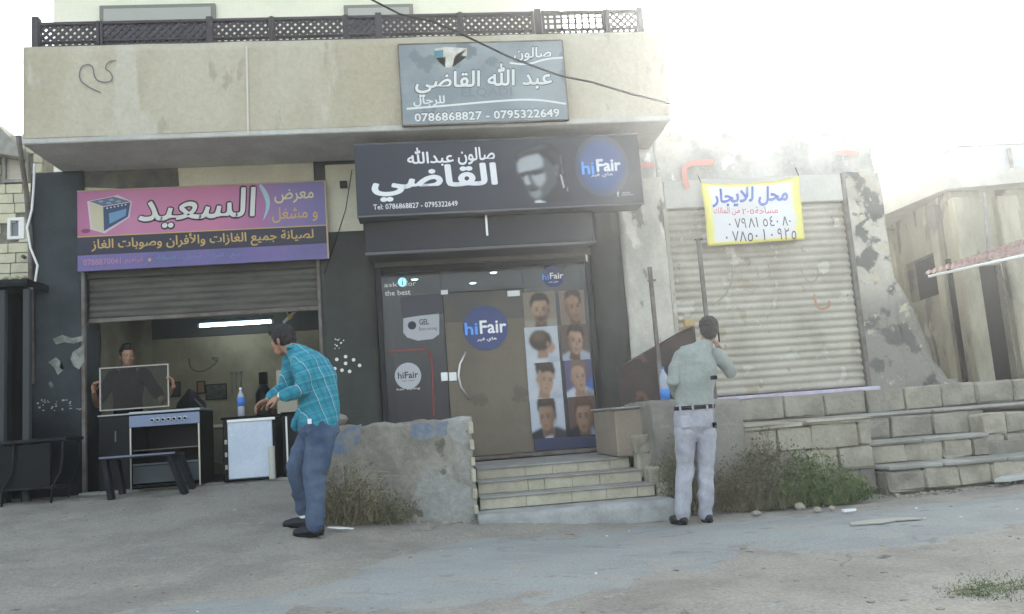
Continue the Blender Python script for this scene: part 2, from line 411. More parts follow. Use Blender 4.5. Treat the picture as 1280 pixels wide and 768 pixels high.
# balcony
bm = bmesh.new(); box(bm, PX0, PX1, -.98, 1.2, 4.30, 4.42, .012)
fin(bm, 'balcony_slab', M['soffit'], B1)
rough_box('parapet_wall', PX0 + .02, PX1 - .01, -.985, -.82, 4.36, 5.38, M['parapet'], B1, amp=.006, step=.09, sc=2)
rough_box('parapet_wall', PX0 + .02, PX0 + .17, -.80, 1.2, 4.425, 5.36, M['parapet'], B1, amp=.006, step=.1, sc=2)
bx('parapet_wall', PX1 - .17, PX1 - .02, -.80, 1.2, 4.425, 5.36, M['parapet'], B1)
# vertical crack line of lighter cement in the parapet
stroke('mortar_seam', [(308, 58), (309, 100), (310, 168)], .018, -1.0, flat('pale cement seam', (.6, .57, .5)), B1, 1)
gm = flat('dark marker scrawl', (.16, .14, .16), .8)
stroke('graffiti', [(126, 116), (112, 110), (98, 100), (101, 82), (116, 80), (118, 100), (132, 104), (142, 100), (138, 90), (131, 86), (135, 77), (145, 76)], .012, -1.0, gm, B1)
# pillars and walls
rough_box('pillar', -4.46, -3.88, .0, .5, .45, 4.30, M['pillar_dark'], B1, amp=.012, step=.06)
rough_box('pillar', -1.22, -.56, .0, .5, .45, 4.30, M['pillar_mid'], B1, amp=.004, step=.1)
rough_box('pillar', 2.085, 2.47, .0, .5, .45, 4.30, M['pillar_mid'], B1, amp=.004, step=.1)
bx('lintel_wall', -3.88, -1.22, .03, .35, 3.12, 4.30, M['cream'], B1)
bx('lintel_wall', -.56, 2.085, .03, .35, 3.06, 4.30, M['pillar_mid'], B1)
bx('wall_patch', -1.08, -.66, -.005, .0, 3.42, 4.25, M['cream'], B1, 0)
sm1 = mk('sooty stain on cream render', (.11, .105, .10), (.17, .16, .13), 5)
poly('soot_mark', [(105, 214), (222, 209), (224, 233), (150, 236), (98, 234)], .024, sm1, B1)
# upper storey
US = 2.0
bx('wall', -5.05, 2.35, US, US + .25, 4.4, 8.4, M['upper'], B1)
bx('wall', 2.1, 2.35, US + .25, 9, 4.4, 8.4, M['upper'], B1)
bx('wall', -5.05, -4.8, US + .25, 9, 4.4, 8.4, M['upper'], B1)
bx('roof', -5.05, 2.35, US, 9, 8.41, 8.6, M['concrete'], B1)
bx('floor_slab', -5.05, 2.96, 1.205, 9, 4.30, 4.40, M['concrete'], B1)
bx('wall', -5.05, 2.96, 9.01, 9.25, .3, 8.4, M['concrete'], B1)
for (a, b_) in ((126, 270), (430, 516)):
    A, Bp = P(a, 11, US), P(b_, 5, US); zt = (A.z + Bp.z) / 2
    f = bx('window', A.x, Bp.x, US - .06, US - .003, zt - 1.5, zt, mk('grey shutter frame', (.20, .20, .17)), B1)
    bx('pane', A.x + .06, Bp.x - .06, US - .075, US - .063, zt - 1.44, zt - .06, flat('drawn grey shutter', (.36, .36, .33)), f)
# room shells
def room(x0, x1, y0, y1, z0, z1, mw, mf, mc):
    bx('room_wall', x0, x1, y1, y1 + .1, z0, z1, mw, B1, 0)
    bx('room_wall', x0 - .1, x0, y0, y1, z0, z1, mw, B1, 0)
    bx('room_wall', x1, x1 + .1, y0, y1, z0, z1, mw, B1, 0)
    bx('room_ceiling', x0 - .1, x1 + .1, y0, y1 + .1, z1 + .002, z1 + .1, mc, B1, 0)
    bx('room_floor', x0 - .1, x1 + .1, y0 - .46, y1 + .1, z0 - .3, z0 - .002, mf, B1, 0)
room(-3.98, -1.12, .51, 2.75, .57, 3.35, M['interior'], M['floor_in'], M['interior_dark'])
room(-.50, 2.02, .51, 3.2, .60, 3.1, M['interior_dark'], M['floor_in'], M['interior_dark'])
bx('door_sill', -3.9, -1.2, -.12, .04, .40, .585, M['concrete'], B1)
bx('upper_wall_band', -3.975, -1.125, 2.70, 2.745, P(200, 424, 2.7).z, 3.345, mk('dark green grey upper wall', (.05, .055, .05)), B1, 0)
# back wall marks inside the oven shop
stroke('wall_scrawl', [(236, 448), (238, 462), (252, 466), (266, 458), (275, 448), (262, 447), (272, 452)], .02, 2.745, flat('dark wall scrawl', (.09, .08, .05)), B1)
# half open roller shutter
SH = bx('roller_shutter', -3.87, -1.23, .06, .16, 3.02, 3.12, M['slat_dark'], B1)
def slats(x0, x1, y, z0, z1, n, mat, parent, d=.018):
    h = (z1 - z0) / n
    for i in range(n):
        bm = bmesh.new(); zc = z0 + h * i; pr = []
        for k in range(7):
            t = k / 6; pr.append((y - d * math.sin(math.pi * min(1, t / .82)) if t < .82 else y + .004, zc + h * t))
        nseg = 10
        cols = []
        for s in range(nseg + 1):
            x = x0 + (x1 - x0) * s / nseg; wv = .004 * noise.noise(Vector((x * 1.5, i * .7, 3)))
            cols.append([bm.verts.new((x, p[0] + wv, p[1] + wv * .5)) for p in pr] + [bm.verts.new((x, y + .012, zc + h)), bm.verts.new((x, y + .012, zc))])
        for s in range(nseg):
            c0, c1 = cols[s], cols[s + 1]
            for k in range(len(c0)): bm.faces.new((c0[k], c0[(k + 1) % len(c0)], c1[(k + 1) % len(c0)], c1[k]))
        bm.faces.new(cols[0]); bm.faces.new(cols[-1][::-1])
        fin(bm, 'slat', mat, parent, smooth=False)
slats(-3.85, -1.25, .10, 2.55, 3.02, 6, M['slat_dark'], SH, .014)
bx('bottom_rail', -3.86, -1.24, .08, .12, 2.50, 2.548, M['steel'], SH)
for x in (-3.885, -1.215): bx('shutter_rail', x - .02, x + .02, -.012, .05, .58, 3.10, M['steel'], B1)
# ---- barber shop front: frame, panes, door
FR = thing('barber_shopfront', (.75, 0, .6), 'dark framed glass front of the barber shop with a brown door between printed panes', 'shopfront')
fx0, fx1, fz0, fz1 = -.54, 2.06, .62, 2.95
F_ = M['frame_dark']
bx('frame', fx0, fx0 + .06, -.03, .06, fz0, fz1, F_, FR)
bx('frame', fx1 - .06, fx1, -.03, .06, fz0, fz1, F_, FR)
bx('frame', fx0 + .062, fx1 - .062, -.03, .06, fz1 - .07, fz1, F_, FR)
bx('frame', fx0 - .01, fx1 + .01, -.06, .03, fz1 + .003, fz1 + .10, mk('grey brown head rail', (.11, .10, .09)), FR)
bx('threshold', fx0 + .062, fx1 - .062, -.05, .08, fz0 - .02, fz0 + .02, M['steel'], FR)
gl = glass('smoky shop glass', (.055, .052, .062), .5)
gl2 = glass('brown coated door glass', (.16, .115, .075), .92)
bx('pane', fx0 + .062, .235, .0, .01, fz0 + .022, fz1 - .072, gl, FR, 0)
bx('pane', .24, 1.215, .0, .01, 2.615, fz1 - .072, gl, FR, 0)
bx('pane', 1.22, fx1 - .062, .0, .01, fz0 + .022, fz1 - .072, gl, FR, 0)
bp = mk('brown kraft film', (.40, .30, .20), (.34, .25, .165), 1.2, rough=.5, bump=.05, spots=[((.30, .22, .15), 2, .6)])
DR = bx('door', .245, 1.205, .012, .022, fz0 + .03, 2.25, bp, FR, 0, label='brown film covered glass door')
bx('door_top_film', .245, 1.205, .012, .022, 2.252, 2.6, mk('greyed brown film', (.20, .175, .16), (.27, .21, .15), 1.5, rough=.5, bump=0), FR, 0)
bx('door_glass', .243, 1.207, .0, .01, fz0 + .025, 2.612, glass('clear door glass', (.16, .14, .12), .95, .1), FR, 0)
for (a, b_) in (((551, 363), (560, 368)), ((634, 364), (650, 370)), ((551, 466), (560, 476)), ((561, 466), (571, 476)), ((640, 565), (653, 570))):
    A, Bp = P(*a, -.01), P(*b_, -.01)
    bx('clamp_plate', A.x, Bp.x, -.014, .0, Bp.z, A.z, M['white'] if a[1] < 560 else M['steel'], FR, .003)
A = [P(582, 440, -.05), P(575, 455, -.07), P(573, 470, -.075), P(576, 484, -.07), P(586, 498, -.05)]
hd = tb('door_handle', [Vector((A[0].x, .0, A[0].z))] + A + [Vector((A[-1].x, .0, A[-1].z))], .013, M['alu'], FR)
# things in and on the glass
GY = -.004
teal = emit('lit cyan sign', (.35, .9, .95), 1.6)
text('ask', (480, 356.5), (497, 355.5), .055, GY, M['offwhite'], FR, .01); text('for', (507, 355), (520, 354), .06, GY, M['offwhite'], FR, .01)
text('the best', (481, 367), (513, 365), .065, GY, M['offwhite'], FR, .01)
def badge(c, r, txt, parent, Y, col, tw, with_ar=True, tcol=None):
    disc('emblem', c, r, Y, col, parent)
    C = P(*c, Y)
    a = tcol or M['white']
    text3('hi', C.x - tw, C.x - tw * .38, C.z + .0, r * .55, Y - .0015, tcol or bluetxt, parent, .02)
    text3('Fair', C.x - tw * .28, C.x + tw, C.z + .01, r * .6, Y - .0015, a, parent, .02)
    if with_ar: text3(shape_arabic('هاي فير'), C.x - tw * .45, C.x + tw * .5, C.z - r * .52, r * .2, Y - .0015, a, parent, .02)
bluetxt = flat('bright blue print', (.10, .33, .85), .4)
_b = flat('royal blue print', (.03, .085, .42), .4); blued2 = flat('deep blue print', (.03, .05, .17), .4)
badge((607, 410), .27, 'hiFair', FR, GY, blued2, .25)
badge((691, 346), .13, 'hiFair', FR, GY, blued2, .13)
disc('emblem', (510, 470), .155, GY, flat('grey white print', (.42, .42, .44)), FR)
dk = flat('charcoal print', (.03, .03, .04))
C = P(510, 469, GY); text3('hiFair', C.x - .12, C.x + .12, C.z, .08, GY - .0015, dk, FR, .02); text3('hair care', C.x - .07, C.x + .07, C.z - .065, .02, GY - .0015, dk, FR)
text('hair styling', (496, 487), (525, 486), .03, GY, M['offwhite'], FR)
poly('jar_print', [(504, 398), (549, 391), (549, 418), (541, 424), (522, 426), (509, 422), (504, 416)], GY, flat('grey white jar print', (.40, .40, .43)), FR)
poly('jar_print', [(500, 372), (553, 367), (553, 392), (503, 397)], GY, flat('grey jar lid print', (.05, .05, .065)), FR)
disc('emblem', (515, 407), .05, GY - .0015, dk, FR)
text('GEL', (524, 403), (536, 402), .07, GY - .0015, dk, FR, .02); text('Extra strong', (524, 413), (546, 410), .05, GY - .0015, dk, FR)
rl = flat('dull red line print', (.22, .03, .03))
stroke('shelf_edge', [(484, 440), (510, 438), (538, 436), (541, 470), (542, 520)], .02, GY, rl, FR, 1)
# small lamps on the barber shop ceiling
lampm = emit('lit ceiling spot', (.75, 1, .95), 4.0)
for (x, y, r, lab) in ((.28, .9, .07, 'largest ceiling spot lamp behind the glass, above the gel jar print'), (-.1, 1.7, .05, 'leftmost ceiling spot lamp, next to the cyan lit sign'), (.75, 2.3, .05, 'small ceiling spot lamp farthest back, above the brown door'), (1.35, .9, .04, 'rightmost ceiling spot lamp, beside the small blue emblem'), (1.0, 1.5, .05, 'ceiling spot lamp behind the glass over the right side of the door')):
    o = thing('ceiling_spot', (x, y, 3.09), '', 'ceiling light', 'small spot lamps on the barber shop ceiling')
    bm = bmesh.new(); lathe(bm, (x, y, 3.085), [(r * 1.3, 0), (r * 1.3, .012)]); fin(bm, 'rim', M['alu'], o)
    bm = bmesh.new(); lathe(bm, (x, y, 3.076), [(r * .8, 0), (r, .008)]); fin(bm, 'lens', lampm, o)
    o['label'] = lab
o = thing('round_lit_sign', P(503, 353, .3), 'small round cyan lit sign inside the upper left glass of the barber shop', 'lit sign')
C = WL[o.name]
bm = bmesh.new(); prism(bm, [(C.x + .065 * math.cos(a * .3), C.z + .065 * math.sin(a * .3)) for a in range(21)], .3, .33); fin(bm, 'rim', M['alu'], o)
bm = bmesh.new(); prism(bm, [(C.x + .055 * math.cos(a * .3), C.z + .055 * math.sin(a * .3)) for a in range(21)], .295, .299); fin(bm, 'lit_face', teal, o)
bm = bmesh.new(); tube(bm, [(C.x, .32, C.z + .06), (C.x, .32, 3.095)], .005); fin(bm, 'hanging_wire', M['black'], o)
text3('i', C.x - .008, C.x + .008, C.z, .07, .293, dk, o)
# printed pictures: soft layered tones baked into the colours of a fine flat grid (ink on film or vinyl)
import numpy as np
mpr, t, b, N, L = nodes('photo print ink')
at = N('ShaderNodeAttribute'); at.attribute_name = 'ink'; L(at.outputs['Color'], b.inputs['Base Color']); b.inputs['Roughness'].default_value = .45; b.inputs['Specular IOR Level'].default_value = .2
def inside(X, Yy, pts):
    m = np.zeros(X.shape, bool); n = len(pts)
    for i in range(n):
        x0, y0 = pts[i]; x1, y1 = pts[(i + 1) % n]
        if y0 == y1: continue
        c = ((y0 > Yy) != (y1 > Yy)) & (X < (x1 - x0) * (Yy - y0) / (y1 - y0) + x0); m ^= c
    return m
def soft(m, sg):
    if sg <= 0: return m
    k = int(max(1, round(sg * 2.5))); w_ = np.exp(-.5 * (np.arange(-k, k + 1) / sg) ** 2); w_ /= w_.sum()
    for ax in (0, 1):
        mp = np.pad(m, [(k, k) if a == ax else (0, 0) for a in (0, 1)], mode='edge'); o = np.zeros_like(m)
        for q in range(2 * k + 1): o += w_[q] * (mp[q:q + m.shape[0], :] if ax == 0 else mp[:, q:q + m.shape[1]])
        m = o
    return m
def ell(cx, cy, rx, ry, n=20, rot=0):
    return [(cx + rx * math.cos(a) * math.cos(rot) - ry * math.sin(a) * math.sin(rot), cy + rx * math.cos(a) * math.sin(rot) + ry * math.sin(a) * math.cos(rot)) for a in (2 * math.pi * k / n for k in range(n))]
def picture(name, x0, x1, z0, z1, Y, bgc, layers, parent, nx=48, nz=48, seed=1, grain=.12):
    "layers: (outline in 0..1 units, colour, softness in cells, strength)"
    X, Z = np.meshgrid((np.arange(nx + 1)) / nx, (np.arange(nz + 1)) / nz, indexing='ij')
    img = np.ones((nx + 1, nz + 1, 3)) * np.array(bgc)
    for pts, c, sg, k in layers:
        m = soft(inside(X, Z, pts).astype(float), sg)[..., None] * k
        img = img * (1 - m) + np.array(c) * m
    rs = np.random.RandomState(seed); img *= 1 + grain * (soft(rs.rand(nx + 1, nz + 1), .8)[..., None] - .5) * 2
    bm = bmesh.new(); cl = bm.verts.layers.float_color.new('ink'); g = {}
    for i in range(nx + 1):
        for k in range(nz + 1):
            v = bm.verts.new((x0 + (x1 - x0) * i / nx, Y, z0 + (z1 - z0) * k / nz)); v[cl] = (*np.clip(img[i, k], 0, 1), 1); g[i, k] = v
    for i in range(nx):
        for k in range(nz): bm.faces.new((g[i, k], g[i + 1, k], g[i + 1, k + 1], g[i, k + 1]))
    me = bpy.data.meshes.new(name); bm.to_mesh(me); bm.free(); return link(name, me, mpr, parent)
SK1, SK2, SKS = (.34, .215, .15), (.26, .155, .105), (.12, .07, .048); HD, HB, HL_ = (.018, .014, .014), (.05, .034, .025), (.16, .115, .08)
WS, WSs = (.46, .48, .52), (.30, .32, .37); JK = (.02, .02, .026)
def face(cx, cy, r, look, sk, sks, hair, style, tilt=0.0, beard=0):
    """one printed head: cx, cy centre of the face, r half its width, look -1..1 the way it is turned"""
    q = lambda pts: [(cx + (x * math.cos(tilt) - y * math.sin(tilt)) * r, cy + (x * math.sin(tilt) + y * math.cos(tilt)) * r) for x, y in pts]
    o = look * .28; L_ = []
    L_.append((q([(-.55, -.6), (.55, -.6), (.75, -1.9), (-.7, -1.9)]), sks, 1.2, 1))                                   # neck
    L_.append((q([(-.9, .8), (-.95, .1), (-.82 + o * .5, -.5), (-.5 + o, -1.05), (-.15 + o, -1.3), (.2 + o, -1.3), (.55 + o, -1.02), (.84 + o * .5, -.45), (.95, .1), (.9, .8), (.5, 1.2), (-.5, 1.2)]), sk, 1.0, 1))
    s_ = -1 if look > 0 else 1
    L_.append((q([(s_ * .95, .9), (s_ * .5, .5), (s_ * .45, -.5), (s_ * .3 + o, -1.25), (s_ * .9, -.6)]), sks, 2.6, .85))  # shaded cheek
    L_.append((q(ell(-s_ * .35 + o, .62, .35, .25)), tuple(min(1, c * 1.3) for c in sk), 2.2, .6))
    for e in (-.38, .38):
        x = e + o * 1.2; L_.append((q([(x - .24, .24), (x + .24, .27), (x + .2, .36), (x - .2, .36)]), hair, .8, .9)); L_.append((q(ell(x, .08, .17, .09)), (.03, .022, .02), .8, .85)); L_.append((q(ell(x, -.02, .22, .12)), sks, 1.6, .5))
    L_.append((q([(o * 1.5 - .04, .2), (o * 1.6 + .14 * (1 if look >= 0 else -1), -.38), (o * 1.5 - .12, -.42)]), sks, 1.0, .7))
    L_.append((q(ell(o * 1.35, -.75, .27, .07)), (.17, .07, .06), .8, .85)); L_.append((q(ell(o * 1.3, -.93, .2, .05)), sks, 1.0, .6))
    if beard: L_.append((q([(-.85, -.1), (-.6, -.55), (-.3 + o, -.55), (.3 + o, -.55), (.6, -.55), (.86, -.1), (.75 + o * .5, -.7), (.2 + o, -1.32), (-.2 + o, -1.32), (-.75 + o * .5, -.7)]), hair, 1.8, beard))
    L_.append((q(ell(s_ * .95, .0, .13, .3)), sks, .9, .9))
    for pts, k in style: L_.append((q(pts), hair, 1.0, k))
    tp = style[0][0]; mx = sum(p[0] for p in tp) / len(tp); my = max(p[1] for p in tp)
    for d_ in (-.5, -.15, .25, .6): L_.append((q([(mx + d_ - .06, my - .75), (mx + d_ + .05, my - .75), (mx + d_ + .2, my - .15), (mx + d_ + .08, my - .15)]), HL_, 1.2, .45))
    return L_
short = [([(-1.05, .3), (-1.08, 1.0), (-.8, 1.6), (-.2, 1.85), (.4, 1.8), (.9, 1.5), (1.08, .9), (1.02, .3), (.88, .6), (.75, 1.0), (-.7, 1.0), (-.88, .6)], 1)]
quiff = [([(-1.1, .4), (-1.3, 1.2), (-1.5, 1.7), (-.9, 2.1), (0, 2.2), (.7, 1.9), (1.05, 1.2), (1.0, .3), (.85, .8), (.3, 1.0), (-.5, .75), (-.8, 1.0), (-.95, .5)], 1)]
tall = [([(-.98, .5), (-1.05, 1.3), (-.9, 2.1), (-.1, 2.3), (.9, 2.2), (1.15, 1.5), (1.12, .2), (.95, -.1), (.85, .6), (.6, 1.1), (-.7, 1.15)], 1)]
side_ = [([(-1.0, .6), (-.8, 1.5), (-.1, 1.9), (.8, 1.8), (1.2, 1.2), (1.15, .2), (.95, .2), (.85, .85), (.1, 1.25), (-.8, .95)], 1)]
def shoulders(c, cs, collar=None):
    L_ = [([(-.05, -.05), (1.05, -.05), (1.0, .16), (.72, .27), (.5, .2), (.28, .27), (0, .16)], c, 1.2, 1), ([(.55, -.05), (1.05, -.05), (1.0, .14), (.74, .25)], cs, 2.5, .7)]
    return L_
def back_head():
    return shoulders(WS, WSs) + [([(.34, .12), (.66, .12), (.68, .42), (.36, .42)], SK2, 1.2, 1), (ell(.74, .42, .14, .17), SK1, 1.2, 1), (ell(.46, .62, .34, .29), HB, 1.2, 1), (ell(.40, .74, .2, .14), HL_, 3, .6), (ell(.68, .5, .05, .08), SK2, .8, 1), ([(.8, .45), (.9, .42), (.86, .36), (.8, .36)], SK1, .8, 1)]
specs = [
 ((653, 697, 366, 409), (.20, .165, .13), [([(0, 0), (1, 0), (1, .22), (0, .22)], (.26, .24, .20), 2, .8)] + face(.5, .48, .27, .0, SK1, SKS, HD, short, 0, .75)),
 ((655, 700, 410, 452), (.42, .44, .48), back_head()),
 ((658, 704, 453, 499), (.44, .46, .50), shoulders(WS, WSs) + face(.52, .50, .25, .6, SK1, SK2, HB, quiff, -.18, 0)),
 ((662, 708, 500, 546), (.42, .45, .51), shoulders(JK, JK) + [([(.38, .0), (.62, .0), (.66, .22), (.5, .14), (.34, .22)], WS, 1, 1)] + face(.48, .52, .25, -.7, SK2, SKS, HB, tall, .05, 0)),
 ((698, 733, 364, 406), (.19, .14, .115), face(.52, .50, .30, .9, SK2, SKS, HB, side_, .1, .3)),
 ((700, 738, 407, 449), (.12, .085, .07), shoulders(WSs, WSs) + face(.5, .52, .28, .5, SK1, SKS, HB, short, -.12, .2)),
 ((705, 743, 450, 496), (.10, .09, .17), [([(.55, 0), (1, 0), (1, .5), (.7, .3)], (.06, .13, .38), 1.5, 1)] + shoulders(WS, (.1, .06, .05)) + face(.48, .52, .27, .7, SK1, SK2, HL_, side_, .05, 0)),
 ((709, 748, 497, 543), (.10, .065, .055), shoulders(JK, WSs) + face(.55, .46, .30, -.4, SK2, SKS, (.09, .045, .035), short, 0, .2))]
for k, (q, bgc, ly) in enumerate(specs):
    x0, x1, y0, y1 = q; A, Bp = P(x0, y0, GY), P(x1, y1, GY)
    picture('portrait_print', A.x, Bp.x, Bp.z, A.z, GY - .0005 * (k % 2), bgc, ly, FR, 46, 46, k)
poly('blue_print', [(668, 548), (748, 545), (749, 558), (669, 563)], GY, flat('dark navy print', (.03, .04, .10)), FR)
# small white dots and flakes on the middle pillar
for (x, y) in ((432, 446), (442, 450), (432, 454.5), (449.5, 457), (418.5, 461), (427.5, 463), (437, 464.5), (421, 449.5)):
    disc('paint_dot', (x, y), .021, -.008, M['offwhite'], B1, n=10)
for k in range(12):
    disc('paint_fleck', (random.uniform(418, 432), random.uniform(423, 438)), random.uniform(.005, .012), -.008, M['offwhite'], B1, n=6)
for k in range(26):
    x = random.uniform(47, 106); y = random.uniform(500, 512) + random.uniform(-3, 3)
    disc('paint_fleck', (x, y), random.uniform(.006, .02), -.014, flat('pale flake', (.35, .36, .36)) if k == 0 else bpy.data.materials['pale flake'], B1, n=6, rz=random.uniform(.004, .012))
flk = mk('pale chipped render', (.30, .30, .28), (.16, .16, .15), 9)
for pts in ([(66, 424), (78, 419), (90, 423), (103, 420), (104, 426), (92, 430), (80, 428), (70, 431)], [(91, 440), (98, 436), (105, 430), (105, 452), (99, 462), (92, 458), (88, 449)], [(60, 453), (70, 447), (76, 452), (74, 460), (80, 463), (72, 469), (68, 460)]):
    poly('chipped_patch', pts, -.016, flk, B1)
# drain pipe and white cable on the left corner
tb('drain_pipe', [P(23, 170, -.3), P(27, 200, -.25), P(33, 240, -.05), P(38, 300, -.05), P(40, 480, -.05)], .03, M['steel'], B1)
WC = tb('white_cable', [P(43, 205, -.06), P(42, 235, -.08), P(40, 262, -.08), P(34, 285, -.10), P(38, 310, -.10), P(47, 332, -.10), P(44, 352, -.08), P(36, 368, -.06)], .014, M['white'], None, n=6,
   label='white cable hanging in loose bends down the left corner of the dark pillar', cat='cable')
# wall box beside the pink sign
WB = bx('junction_box', P(424, 209, -.02).x, P(433, 209, -.02).x, -.06, -.006, 3.95, 4.03, M['black'], None, .004, label='tiny black junction box on the cream wall left of the black barber sign', cat='junction box')
tb('thin_cable', [P(440, 212, -.012), P(432, 262, -.012), P(420, 300, -.012), P(405, 343, -.012)], .006, M['black'], None, n=5, label='thin black cable drooping beside the right end of the pink sign', cat='cable')

# balcony railing
RL = thing('balcony_railing', (-.6, -.9, 5.4), 'dark brown wooden lattice railing running along the top of the beige parapet', 'railing')
rz0, rz1 = 5.40, 5.69
def pxX(px, py=40): return P(px, py, -.9).x
def lat(x0, x1, sparse, back, mode='diag'):
    pn = thing('lattice_panel', ((x0 + x1) / 2, -.9, rz0), None, None); pn.parent = RL; pn.location = Vector(((x0 + x1) / 2, -.9, rz0)) - WL[RL.name]
    W = M['wood_dark']
    bx('rail', x0, x1, -.93, -.87, rz0 + .055, rz0 + .075, W, pn, .004); bx('rail', x0, x1, -.93, -.87, rz1 - .035, rz1, W, pn, .004)
    bx('rail', x0, x1, -.93, -.87, rz0 - .005, rz0 + .02, W, pn, .004)
    for x in (x0, x1 - .03): bx('stile', x, x + .03, -.935, -.865, rz0 + .02, rz1 + .003, W, pn, .004)
    a, b = rz0 + .078, rz1 - .038; bm = bmesh.new(); p = .085; H = b - a
    x = x0 - H
    if mode == 'diag':
        while x < x1:
            for sg in (1, -1):
                q0 = Vector((x if sg > 0 else x + H, -.9 - .0055 * sg, a)); q1 = Vector((x + H if sg > 0 else x, -.9 - .0055 * sg, b))
                d = q1 - q0
                t0 = 0; t1 = 1
                for lim, s in ((x0 + .03, 1), (x1 - .03, -1)):
                    f0 = (q0.x - lim) * s; f1 = (q1.x - lim) * s
                    if f0 < 0 and f1 < 0: t0 = 2
                    elif f0 < 0: t0 = max(t0, f0 / (f0 - f1))
                    elif f1 < 0: t1 = min(t1, f0 / (f0 - f1))
                if t0 < t1:
                    u, v = q0 + d * t0, q0 + d * t1; n = Vector((-(v - u).z, 0, (v - u).x)).normalized() * .0165
                    vs = [bm.verts.new(c + Vector((0, dy, 0))) for dy in (-.005, .005) for c in (u + n, v + n, v - n, u - n)]
                    for f in ((0, 1, 2, 3), (7, 6, 5, 4), (0, 4, 5, 1), (2, 6, 7, 3), (1, 5, 6, 2), (3, 7, 4, 0)): bm.faces.new([vs[i] for i in f])
            x += p
    else:
        x = x0 + .06
        while x < x1 - .05: box(bm, x, x + .03, -.905, -.895, a, b); x += .08
        for z in (a + .05, b - .06): box(bm, x0 + .03, x1 - .03, -.915, -.906, z, z + .02)
    fin(bm, 'lattice_strips', W, pn, kind='stuff')
    bm = bmesh.new(); x = x0 + .035
    while x < x1 - .05: box(bm, x, x + .035, -.91, -.89, rz0 + .0205, rz0 + .0545); x += .068
    fin(bm, 'spacer_blocks', W, pn, kind='stuff')
    if back: bx('backing_board', x0 + .03, x1 - .03, -.838, -.830, a - .05, b + .02, mk('grey backing board', (.42, .43, .50)), pn, 0)
edges = [(48, 125, 0), (126, 262, 1), (264, 340, 0), (341, 432, 0), (433, 474, 1), (475, 575, 0), (577, 668, 0), (678, 758, 2), (760, 800, 0)]
for a, b_, k in edges: lat(pxX(a), pxX(b_), 0, k == 1, 'diag' if k != 2 else 'grid')
for px in (46, 263, 340.5, 433, 474, 576, 673, 759, 801):
    x = pxX(px); pw = .035 if px in (46, 263, 474, 673, 801) else .018; bx('post', x - pw, x + pw, -.95, -.86, rz0 - .01, rz1 + (.06 if px in (46, ) else .02 if pw > .02 else .006), M['wood_dark'], RL)
bm = bmesh.new(); A = P(802, 20, -.9)

# ================================================================== SIGNS
# pink oven shop sign
SP = thing('pink_shop_sign', (-2.49, -.06, 3.08), 'long pink, black and violet sign with a printed cooker above the half open oven shop', 'shop sign')
sx0, sx1, sz0, sz1 = -3.905, -1.08, 3.08, 4.02; h = sz1 - sz0
SY = -.10
mpk, t, b, N, L = nodes('pink to violet print')
g = N('ShaderNodeNewGeometry'); s = N('ShaderNodeSeparateXYZ'); L(g.outputs['Position'], s.inputs[0])
r = N('ShaderNodeMapRange'); r.inputs[1].default_value = sx0; r.inputs[2].default_value = sx1; L(s.outputs[0], r.inputs[0])
cr = N('ShaderNodeValToRGB'); L(r.outputs[0], cr.inputs[0]); e = cr.color_ramp.elements
e[0].position = 0; e[0].color = (.36, .10, .22, 1); e[1].position = 1; e[1].color = (.12, .10, .28, 1)
for p_, c_ in ((.2, (.46, .16, .30)), (.55, (.46, .14, .26)), (.72, (.34, .11, .26)), (.8, (.2, .12, .30))):
    q = e.new(p_); q.color = (*c_, 1)
L(cr.outputs[0], b.inputs['Base Color']); b.inputs['Roughness'].default_value = .45
bx('sign_box', sx0 + .01, sx1 - .01, -.085, -.01, sz0 + .01, sz1 - .01, M['steel'], SP)
bx('pink_field', sx0, sx1, SY, -.087, sz1 - .57 * h, sz1, mpk, SP, 0)
bx('black_band', sx0, sx1, SY - .001, -.087, sz0 + .20 * h, sz1 - .573 * h, flat('black band print', (.03, .03, .05)), SP, 0)
mv = mk('violet band print', (.16, .12, .30), (.12, .11, .26), 1.5, rough=.45, bump=0)
bx('violet_band', sx0, sx1, SY, -.087, sz0, sz0 + .197 * h, mv, SP, 0)
gold = flat('dull gold print', (.50, .34, .12)); gold2 = flat('pale yellow print', (.60, .55, .32))
bx('edge_trim', sx1 - .008, sx1 + .012, SY - .006, -.08, sz0, sz1 + .005, mk('gold edge trim', (.45, .33, .22)), SP, .002)
bx('edge_trim', sx0 - .003, sx1, SY - .006, -.08, sz1 + .001, sz1 + .013, mk('gold edge trim', (.45, .33, .22)), SP, .002)
bx('divider_line', sx0, sx1, SY - .004, SY - .0015, sz1 - .578 * h, sz1 - .565 * h, gold, SP, 0)
dm = flat('dark plum outline print', (.03, .015, .03))
T_ = SY - .003
text('السعيد', (171, 262), (322, 258), .49, T_, dm, SP, .050, .1)
text('السعيد', (172.5, 262), (320.5, 258), .445, T_ - .0015, flat('silver print', (.62, .62, .60)), SP, .014, .1)
text('معرض', (343, 247), (392, 243), .17, T_, gold2, SP, .01)
text('و مشغل', (340, 270), (397, 266), .19, T_, gold, SP, .012)
text('لصيانة جميع الغازات والأفران وصوبات الغاز', (114, 307), (392, 294), .19, T_, gold, SP, .018)
text('0788870041', (104, 328.5), (151, 326), .075, T_, flat('faded pink digits', (.36, .19, .30)), SP, .02)
text('ابراهيم', (156, 326), (178, 325), .085, T_, flat('faded pink digits', (.36, .19, .30)), SP, .01)
text('بيع . شراء . تبديل . صيانة', (196, 323.5), (300, 318), .09, T_, flat('faded teal print', (.13, .22, .36)), SP, .0)
disc('star_print', (187, 325), .02, T_, gold, SP, n=5)
swm = flat('pale blue swoosh print', (.32, .48, .55))
stroke('swoosh', [(325, 231), (333, 244), (336, 258), (329, 276)], [.02 + .035 * math.sin(math.pi * i_ / 25) for i_ in range(40)], T_, swm, SP)
